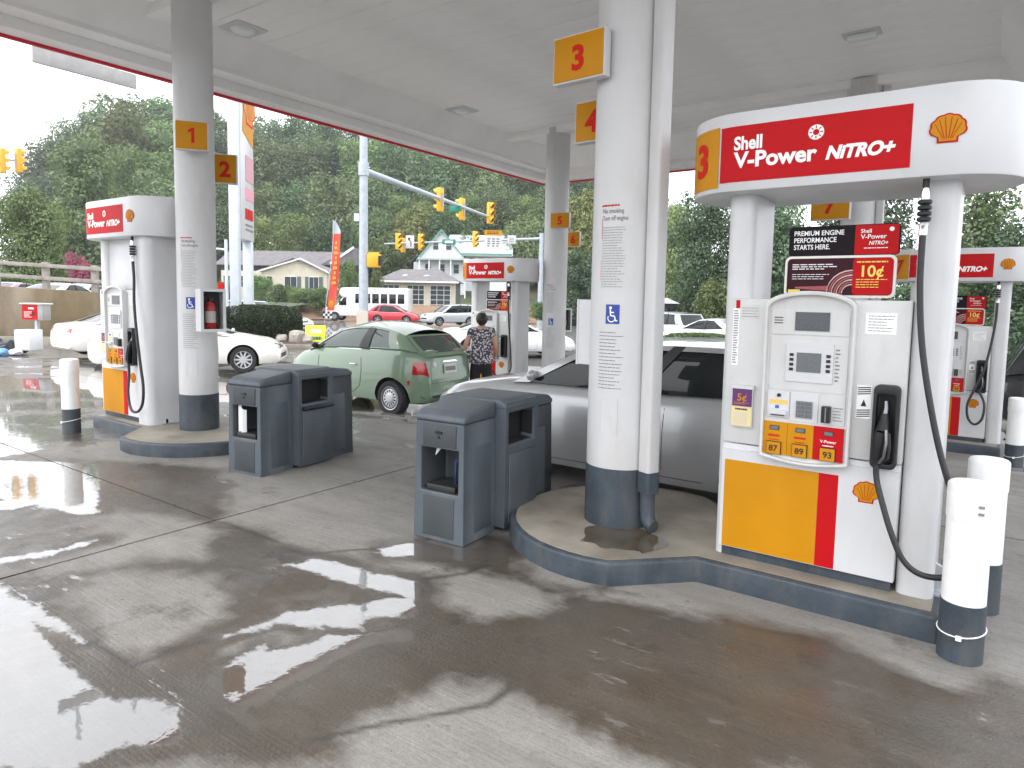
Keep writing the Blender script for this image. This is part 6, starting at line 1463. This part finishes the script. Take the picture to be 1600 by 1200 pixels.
# ================================================================== feather flag, A-frame, small things
a = onground(515, 52); t = thing('feather_flag', 'tall red feather flag with silver tip beside the bus', 'flag', (a.x, a.y, gz(0, 30)), CAM_RZ); kf = 52 / FPX
def fx_(px): return (px - 515) * kf
def fz_(y): return (462.6 - y) * kf + HCAM - gz(0, 30)
MB().tube([(fx_(507), 0, 0), (fx_(509), 0, fz_(480)), (fx_(519), 0, fz_(400)), (fx_(523), 0, fz_(350)), (fx_(526), 0, fz_(343))], .03, 8).build('pole', POLE, t)
def flag(u, v):
    y = 345 + 140 * u; wd = 12.5 * min(1, (u / .12) ** .6) * (1 - .02 * u); left = 520.5 - (u - .0) * 2.5 - max(0, u - .45) * 13
    return (fx_(left + wd * v), .12 * math.sin(u * 9 + v * 2) * v, fz_(y))
fl = MB(); fl.grid(flag, 40, 6); fl.f = fl.f; fl.m = [0 if i // 6 > 5 else 1 for i in range(len(fl.f))]
fl.build('banner', [mat('flag_red', (.62, .06, .03), .7, var=.15, vscale=3), mat('flag_silver', (.42, .45, .47), .5)], t, smooth=60)
mb = MB()
for k in range(9):
    u = .25 + k * .055; q = flag(u, .5); wv = .08 + .05 * ((k * 7) % 3); mb.add([(q[0] - wv, q[1] - .05, q[2] - .14), (q[0] + wv, q[1] - .05, q[2] - .10), (q[0] + wv * .6, q[1] - .05, q[2] + .13), (q[0] - wv, q[1] - .05, q[2] + .08)], [(0, 1, 2, 3)], 0)
mb.build('flag_pattern', mat('flag_orange', (.72, .30, .04), .7), t)
mb = MB(); q = flag(.93, .5); mb.ball((q[0], q[1] - .05, q[2]), .22, .03, .3, 12, 8); mb.build('flag_emblem', YEL, t)
mb = MB()
for i in range(4):
    for j in range(3): mb.box(fx_(505 + i * 3.4), fx_(508.4 + i * 3.4), -.02, .02, fz_(497 - j * 3.6), fz_(493.4 - j * 3.6), (i + j) % 2)
mb.build('checkered_base', [BLKP, SIDE_W], t)
a = onground(493, 29); t = thing('a_frame_sign', 'bright yellow A-frame sign with dark lettering by the road', 'sign', tuple(a), CAM_RZ + R_(8))
YF = mat('aframe_yellow', (.85, .68, .02), .5)
for s in (-1, 1):
    mb = MB(); mb.box(-.42, .42, -.02, .02, 0, .82); mb.map(lambda x, y, z: (x, y + s * (.25 - .25 * z / .82), z)); o = mb.build('board', YF, t, bevel=.01)
mb = MB(); mb.prism(rect_path(-.25, .27, .50, .66, .05, 3), -.19, -.15, 'y', 0); mb.map(lambda x, y, z: (x, y + .06, z)); lines(mb, -.28, .30, .18, .38, 1, -.21, 1, .8, 8); mb.build('sign_print', [SIDE_W, SIGG], t)
# ================================================================== vegetation
def leaf_material(name, c0, c1, trans=.28):
    if name in MATS: return MATS[name]
    m = bpy.data.materials.new(name); m.use_nodes = True; MATS[name] = m; n = m.node_tree; n.nodes.clear()
    o = n.nodes.new('ShaderNodeOutputMaterial'); at_ = n.nodes.new('ShaderNodeAttribute'); at_.attribute_name = 'tint'; oi = n.nodes.new('ShaderNodeObjectInfo')
    mx_ = n.nodes.new('ShaderNodeMix'); mx_.data_type = 'RGBA'; mx_.inputs[6].default_value = (*c0, 1); mx_.inputs[7].default_value = (*c1, 1); n.links.new(at_.outputs['Fac'], mx_.inputs[0])
    hs_ = n.nodes.new('ShaderNodeHueSaturation'); n.links.new(mx_.outputs[2], hs_.inputs['Color'])
    mr = n.nodes.new('ShaderNodeMapRange'); mr.inputs[3].default_value = .465; mr.inputs[4].default_value = .53; n.links.new(oi.outputs['Random'], mr.inputs[0]); n.links.new(mr.outputs[0], hs_.inputs['Hue'])
    mv = n.nodes.new('ShaderNodeMapRange'); mv.inputs[3].default_value = .62; mv.inputs[4].default_value = 1.32; mu = n.nodes.new('ShaderNodeMath'); mu.operation = 'FRACT'; m7 = n.nodes.new('ShaderNodeMath'); m7.operation = 'MULTIPLY'; m7.inputs[1].default_value = 7.31
    n.links.new(oi.outputs['Random'], m7.inputs[0]); n.links.new(m7.outputs[0], mu.inputs[0]); n.links.new(mu.outputs[0], mv.inputs[0]); n.links.new(mv.outputs[0], hs_.inputs['Value'])
    d = n.nodes.new('ShaderNodeBsdfDiffuse'); t = n.nodes.new('ShaderNodeBsdfTranslucent'); ms = n.nodes.new('ShaderNodeMixShader'); ms.inputs[0].default_value = trans
    g = n.nodes.new('ShaderNodeBsdfGlossy'); g.inputs['Roughness'].default_value = .45; m2 = n.nodes.new('ShaderNodeMixShader'); m2.inputs[0].default_value = .04
    for q in (d, t): n.links.new(hs_.outputs[0], q.inputs['Color'])
    n.links.new(d.outputs[0], ms.inputs[1]); n.links.new(t.outputs[0], ms.inputs[2]); n.links.new(ms.outputs[0], m2.inputs[1]); n.links.new(g.outputs[0], m2.inputs[2]); n.links.new(m2.outputs[0], o.inputs[0]); return m
LF = leaf_material('leaf_green', (.075, .125, .050), (.165, .235, .100)); LFD = leaf_material('leaf_dark', (.055, .098, .048), (.120, .180, .085)); LFH = leaf_material('leaf_hedge', (.022, .050, .016), (.050, .095, .028)); LFY = leaf_material('leaf_yellowgreen', (.12, .16, .045), (.22, .26, .09)); LFB = leaf_material('leaf_bright', (.085, .15, .045), (.18, .27, .09)); LFP = leaf_material('leaf_pink', (.30, .06, .11), (.50, .14, .20))
BARK = mat('bark', (.10, .085, .07), .9, var=.3, vscale=4, bump=.6, bscale=20)
def leaf_cloud(name, blobs, n, size, mt, seed, shell=.45, flat=.5, squash=1.0):
    rs = np.random.RandomState(seed); B = np.array([b[:3] for b in blobs]); Rr = np.array([b[3] for b in blobs]); pr = Rr ** 2 / np.sum(Rr ** 2)
    k = rs.choice(len(blobs), n, p=pr); d = rs.normal(size=(n, 3)); d /= np.linalg.norm(d, axis=1)[:, None]
    # uneven, clumped surface
    ph = rs.uniform(0, 6.28, (len(blobs), 3)); lump = 1 + .16 * np.sin(d[:, 0] * 5 + ph[k, 0]) * np.sin(d[:, 1] * 5 + ph[k, 1]) + .10 * np.sin(d[:, 2] * 8 + ph[k, 2])
    r = Rr[k] * lump * (1 - shell * rs.rand(n) ** 1.6); c = B[k] + d * r[:, None] * [1, 1, squash]
    nrm = d * 1.0 + rs.normal(size=(n, 3)) * flat * .9 + [0, 0, .35]; nrm /= np.linalg.norm(nrm, axis=1)[:, None]
    u = np.cross(nrm, rs.normal(size=(n, 3))); u /= np.linalg.norm(u, axis=1)[:, None] + 1e-9; v = np.cross(nrm, u)
    s = size * rs.uniform(.6, 1.35, n)[:, None]
    q = np.stack([c - u * s * .5, c - v * s * .32, c + u * s * .5 + nrm * s * .12, c + v * s * .32], 1).reshape(-1, 3)
    me = bpy.data.meshes.new(name); me.vertices.add(n * 4); me.vertices.foreach_set('co', q.ravel()); me.loops.add(n * 4); me.loops.foreach_set('vertex_index', np.arange(n * 4, dtype=np.int32)); me.polygons.add(n); me.polygons.foreach_set('loop_start', np.arange(0, n * 4, 4, dtype=np.int32)); me.update(calc_edges=True)
    tint = np.clip(rs.rand(n) * .55 + .45 * np.repeat(rs.rand(len(blobs)), 1)[k], 0, 1); me.attributes.new('tint', 'FLOAT', 'FACE').data.foreach_set('value', tint.astype(np.float32)); me.materials.append(mt); return me
def tree_proto(seed, h, w_, leaf, n, mt, trunk=.22, low=.25, nb=16, top='round'):
    r = random.Random(seed); blobs = []; tb = MB()
    tb.tube([(0, 0, -.4), (.02 * h * r.uniform(-1, 1), .02 * h * r.uniform(-1, 1), h * .35), (.03 * h * r.uniform(-1, 1), .03 * h * r.uniform(-1, 1), h * .7), (0, 0, h * .9)], [trunk, trunk * .7, trunk * .4, trunk * .12], 10)
    for k in range(nb):
        f = (k + .5) / nb; z = h * (low + (0.93 - low) * f); env = math.sin(math.pi * (.16 + f * .66)) ** .6 if top == 'round' else (1 - f * .75)
        a = k * 2.4 + r.uniform(-.5, .5); rad = w_ / 2 * env * r.uniform(.35, .78); br = w_ * r.uniform(.14, .27) * (1.15 - .45 * f)
        p = (rad * math.cos(a), rad * math.sin(a), z); blobs.append((*p, br)); tb.tube([(0, 0, z - rad * .6 - .2), (p[0] * .5, p[1] * .5, z - rad * .15), p], [trunk * .32, trunk * .2, trunk * .06], 6)
        if r.random() < .5: blobs.append((p[0] * .5, p[1] * .5, z + br * .3, br * .8))
    return leaf_cloud('crown', blobs, n, leaf, mt, seed), tb.mesh('trunk', BARK)
def plant_tree(name, label, proto, loc, sc, rz, group=None, cat='tree', sz=1.0):
    t = thing(name, label, cat, loc, rz, group); t.scale = (sc, sc, sc * sz); obj('trunk', proto[1], t); obj('crown', proto[0], t); return t
FAR = [tree_proto(11, 18, 15, .55, 11000, LF, nb=22), tree_proto(12, 19, 13, .5, 10000, LFD, nb=22), tree_proto(13, 17, 15, .55, 11000, LF, nb=24, low=.2), tree_proto(14, 18, 14, .5, 10000, LFB, nb=20), tree_proto(15, 20, 13, .45, 5000, LFD, nb=20, low=.35), tree_proto(16, 15, 13, .5, 9000, LFY, nb=18)]
# wooded hill
def hillz(d, px):
    fx2 = sst((px + 20) / 170) if px < 300 else 1 - .9 * sst((px - 880) / 150)
    base = -.34; z = base + 1.2 * sst((d - 64) / 6) + fx2 * (4.5 * sst((d - 84) / 22) + 22 * sst((d - 95) / 75) + 8 * sst((d - 150) / 120))
    return z
mb = MB(); ND, NP = 30, 30
def hp(i, j):
    d = 62 + (340 - 62) * (i ** 1.6); px = -700 + 3200 * j; p = at(px, 500, d); return (p.x, p.y, hillz(d, px) + .25 * noise.noise(Vector((p.x * .1, p.y * .1, 0))))
mb.grid(hp, ND, NP); hill = mb.build('hill', mat('undergrowth', (.045, .06, .025), .95, var=.4, vscale=.4, dirt=(.12, .075, .045), dscale=.12, damt=.8), smooth=60); tag(hill, kind='structure')
def topy(px):
    tab = [(30, 262), (60, 225), (100, 198), (150, 160), (195, 140), (250, 152), (300, 148), (350, 160), (390, 182), (430, 168), (520, 165), (700, 180), (900, 200), (1040, 300), (1060, 330)]
    return interp(tab, px)
rt = random.Random(21); TLS = ['mid green broad tree in the wood on the hillside', 'dark green tree in the wood on the hillside', 'mid green low branched tree in the wood on the hillside', 'bright green tree in the wood on the hillside', 'thin crowned dark tree on the ridge of the hillside wood', 'yellow green tree in the wood on the hillside']
for row, (d, step, drop) in enumerate(((158, 34, 0), (134, 42, 38), (112, 52, 95), (98, 60, 150))):
    px = 48 + row * 13
    while px < 1075:
        dd = d * rt.uniform(.96, 1.04); y_t = topy(px) + drop * rt.uniform(.75, 1.25) + rt.uniform(-6, 12); p = at(px, y_t, dd); b = hillz(dd, px); h_ = max(6, p.z - b); pr = FAR[rt.choice((0, 1, 2, 3, 0, 2, 1, 4 if row == 0 else 5, 2))]
        hh = pr[0].vertices[0].co.z if False else {0: 18, 1: 19, 2: 17, 3: 18, 4: 20, 5: 15}[FAR.index(pr)]; s = min(1.9, h_ / hh); szz = h_ / hh / s
        plant_tree('hillside_tree', TLS[FAR.index(pr)], pr, (p.x, p.y, b), s * .94, rt.uniform(0, 6.28), 'trees of the wooded hillside', sz=szz)
        px += step * rt.uniform(.75, 1.25)
# named single trees
NEAR = [tree_proto(31, 7, 5.5, .20, 20000, LFD, .16, .05, 26), tree_proto(32, 9, 6, .19, 24000, LFD, .2, .05, 30), tree_proto(33, 9, 5, .20, 15000, LF, .18, .12, 24), tree_proto(34, 3, 3, .13, 9000, LFB, .06, .1, 14), tree_proto(35, 7, 6, .24, 14000, LFY, .14, .1, 20), tree_proto(36, 7, 6.5, .2, 22000, LFB, .14, .02, 26)]
HN = [7, 9, 9, 3, 7, 7]
def single(name, label, px, ytop, ybase, d, k, wpx, cat='tree', zbase=None):
    p = at(px, ytop, d); b = at(px, ybase, d).z if zbase is None else zbase; h_ = p.z - b; wd = wpx * d / FPX; w0 = (5.5, 6, 5, 3, 6, 6.5)[k] * 1.15; t = plant_tree(name, label, NEAR[k], (p.x, p.y, b), 1, px * .37, cat=cat); t.scale = (wd / w0, wd / w0, h_ / HN[k] / 1.03); return t
single('round_tree', 'broad rounded tree behind the timber fence above the tan wall', 42, 296, 425, 46, 5, 150, zbase=1.1)
single('dark_tree', 'tall dark tree rising behind the closed pump', 128, 190, 430, 68, 2, 150, zbase=1.2)
single('young_tree', 'young bright green tree between the flag and the traffic pole', 545, 402, 470, 64, 3, 44, zbase=0.6)
single('young_tree', 'leafy tree beside the garage building wall behind the traffic pole', 588, 417, 470, 66, 3, 30, zbase=.6)
single('yellow_tree', 'yellow green tree behind the traffic pole', 606, 366, 450, 93, 4, 95, zbase=2.0)
single('yellow_tree', 'pale yellow green tree between the two columns', 912, 300, 480, 70, 4, 120, zbase=.8)
single('slender_tree', 'darker tree between the columns behind the yellow green tree', 905, 385, 490, 58, 0, 90, zbase=-.3)
single('roadside_tree', 'tall leafy tree right of the thick column', 1112, 284, 512, 40, 1, 150, zbase=-.3)
single('roadside_tree', 'leafy tree seen between the pump pillar and the poster', 1215, 292, 510, 42, 0, 150, zbase=-.3)
single('roadside_tree', 'tall tree seen past the poster of pump 3', 1345, 262, 520, 38, 1, 190, zbase=-.3)
single('thin_tree', 'airy tree with sky gaps beyond the pump 3 header', 1545, 262, 520, 30, 2, 190, zbase=-.3)
single('roadside_tree', 'dense tree behind the black vehicle', 1640, 330, 540, 27, 1, 220, zbase=-.3)
single('roadside_tree', 'dense green tree low behind the far pump with looped hose', 1480, 395, 540, 33, 0, 220, zbase=-.3)
single('pale_tree', 'pale green tree far behind the thick column', 1052, 322, 500, 62, 4, 110, zbase=-.3)
single('shrub', 'bright green shrub at the foot of the tall leafy tree', 1118, 430, 522, 34, 3, 90, 'shrub', zbase=-.3)
single('myrtle_bush', 'pink flowering bush behind the timber fence', 122, 380, 430, 41, 3, 46, 'bush', zbase=1.3).children
pk = [o for o in bpy.data.objects if o.name.startswith('myrtle_bush')][0]
for c in pk.children:
    if c.name.startswith('crown'): c.data = leaf_cloud('crown', [(rnd.uniform(-.9, .9), rnd.uniform(-.9, .9), 1.2 + rnd.uniform(-.4, 1.3), .62) for _ in range(12)], 4500, .16, LFP, 77)
rs_ = random.Random(9)
for k, (px, y0, y1, d, wpx, lb) in enumerate(((352, 438, 470, 60, 30, 'shrub beside the slim pole with red sign'), (405, 428, 470, 66, 34, 'bright shrub left of the gabled house front'), (440, 442, 478, 64, 40, 'shrub under the left shuttered window'), (470, 448, 480, 63, 40, 'flowering shrub below the gable window'), (500, 446, 482, 62, 36, 'shrub at the right corner of the gabled house'), (620, 462, 488, 66, 22, 'shrub under the garage windows'), (850, 470, 500, 44, 40, 'shrub behind the far column'), (418, 470, 500, 50, 40, 'low shrub behind the pale silver sedan'), (10, 425, 450, 31, 60, 'yellow green shrub under the fence rails'))):
    single('shrub', lb, px, y0, y1, d, 3, wpx * 1.5, 'shrub', zbase=(at(px, y1, d).z))
# clipped hedge
def box_hedge(name, label, px0, px1, ytop, ybase, d, n, size, mt, depth=1.6, rz=CAM_RZ):
    a, b = at(px0, ybase, d), at(px1, ybase, d); c = (a + b) / 2; wd = (px1 - px0) * d / FPX; zb_ = gz(c.x, c.y); h_ = at(px0, ytop, d).z - zb_; t = thing(name, label, 'hedge', (c.x, c.y, zb_), rz)
    rs = np.random.RandomState(5); m = n; d3_ = rs.normal(size=(m, 3)); d3_ /= np.max(np.abs(d3_) ** 1.0, axis=1)[:, None]; d3_ /= (np.sum(np.abs(d3_) ** 3.2, axis=1) ** (1 / 3.2))[:, None]
    rr = 1 - .22 * rs.rand(m) ** 2; c3 = d3_ * rr[:, None] * [wd / 2, depth / 2, h_ / 2 * 1.0] + [0, 0, h_ / 2]; low = c3[:, 2] < h_ * .18; c3[low, :2] *= .86
    me = leaf_cloud('foliage', [(0, 0, 0, .01)], m, size, mt, 3, flat=.6); co = np.zeros(m * 12); me.vertices.foreach_get('co', co); co = co.reshape(m, 4, 3); co += (c3 - co.mean(1))[:, None, :]; me.vertices.foreach_set('co', co.ravel()); me.update()
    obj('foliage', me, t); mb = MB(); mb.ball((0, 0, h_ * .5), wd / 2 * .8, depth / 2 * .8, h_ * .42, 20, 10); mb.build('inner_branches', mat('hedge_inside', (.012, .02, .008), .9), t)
    for k in range(5): pass
    return t
box_hedge('clipped_hedge', 'large dark green clipped hedge below the price sign', 343, 469, 475, 528, 29.6, 26000, .075, LFH, 2.4)
box_hedge('low_hedge', 'low bright clipped hedge strip right of the thick column', 1030, 1150, 519, 534, 25, 9000, .07, LFB, .9)
# planting bed and rocks below the hedge
a, b = onground(330, 27.6), onground(520, 28.8); c = (a + b) / 2
bed = MB().prism([(-3.4, -1.6), (2.9, -1.6), (3.2, 2.2), (-3.4, 2.2)], -.05, .13).build('planting_bed', mat('mulch', (.07, .045, .032), .95, var=.4, vscale=6, bump=.8, bscale=30)); bed.location = (c.x, c.y, gz(c.x, c.y)); bed.rotation_euler = (0, 0, CAM_RZ); tag(bed, kind='structure')
kb = MB().box(-3.6, 3.3, -1.78, -1.62, -.05, .16).build('bed_kerb', ISLC, None, bevel=.02); kb.location = bed.location; kb.rotation_euler = bed.rotation_euler; tag(kb, kind='structure')
ROCK = mat('pale_rock', (.36, .33, .29), .8, var=.25, vscale=5, bump=.5, bscale=20)
for k, (px, py, s, lb) in enumerate(((463, 524, .42, 'pale upright rock at the right end of the clipped hedge'), (478, 528, .30, 'smaller pale rock beside the yellow A-frame sign'), (440, 527, .30, 'brown rock half under the clipped hedge'))):
    a = onground(px, 28.6); mb = MB().ball((0, 0, s * .6), s * 1.1, s * .8, s * .85, 12, 8); mb.map(lambda x, y, z: (x + .35 * s * noise.noise(Vector((x * 3, y * 3, z * 3 + k))), y + .3 * s * noise.noise(Vector((x * 3 + 7, y * 3, z * 3))), z + .25 * s * noise.noise(Vector((x * 3, y * 3 + 5, z * 3)))))
    o = mb.build('rock', ROCK, None, smooth=25); o.location = (a.x, a.y, a.z + .05); tag(o, lb, 'rock', 'rocks in the planting bed')
# far mulch bank
mb = MB()
def bk(i, j):
    px = 440 + 520 * i; d = 60 + 8 * j; p = at(px, 500, d); return (p.x, p.y, -.30 + 1.35 * sst(j * 1.1) + .1 * noise.noise(Vector((p.x * .5, p.y * .5, 1))))
mb.grid(bk, 40, 8); bkk = mb.build('mulch_bank', mat('far_mulch', (.20, .12, .075), .95, var=.35, vscale=.8, bump=.5, bscale=10), smooth=60); tag(bkk, kind='structure')
# ================================================================== humid air
hz_ = MB().box(-420, 330, -60, 480, -40, 120).build('haze', [])
tag(hz_, kind='stuff'); hm = bpy.data.materials.new('haze'); hm.use_nodes = True; n_ = hm.node_tree; n_.nodes.clear()
ho = n_.nodes.new('ShaderNodeOutputMaterial'); pv = n_.nodes.new('ShaderNodeVolumePrincipled'); pv.inputs['Color'].default_value = (.93, .95, 1, 1); pv.inputs['Density'].default_value = .0005; pv.inputs['Anisotropy'].default_value = .2
n_.links.new(pv.outputs[0], ho.inputs['Volume']); hz_.data.materials.append(hm)
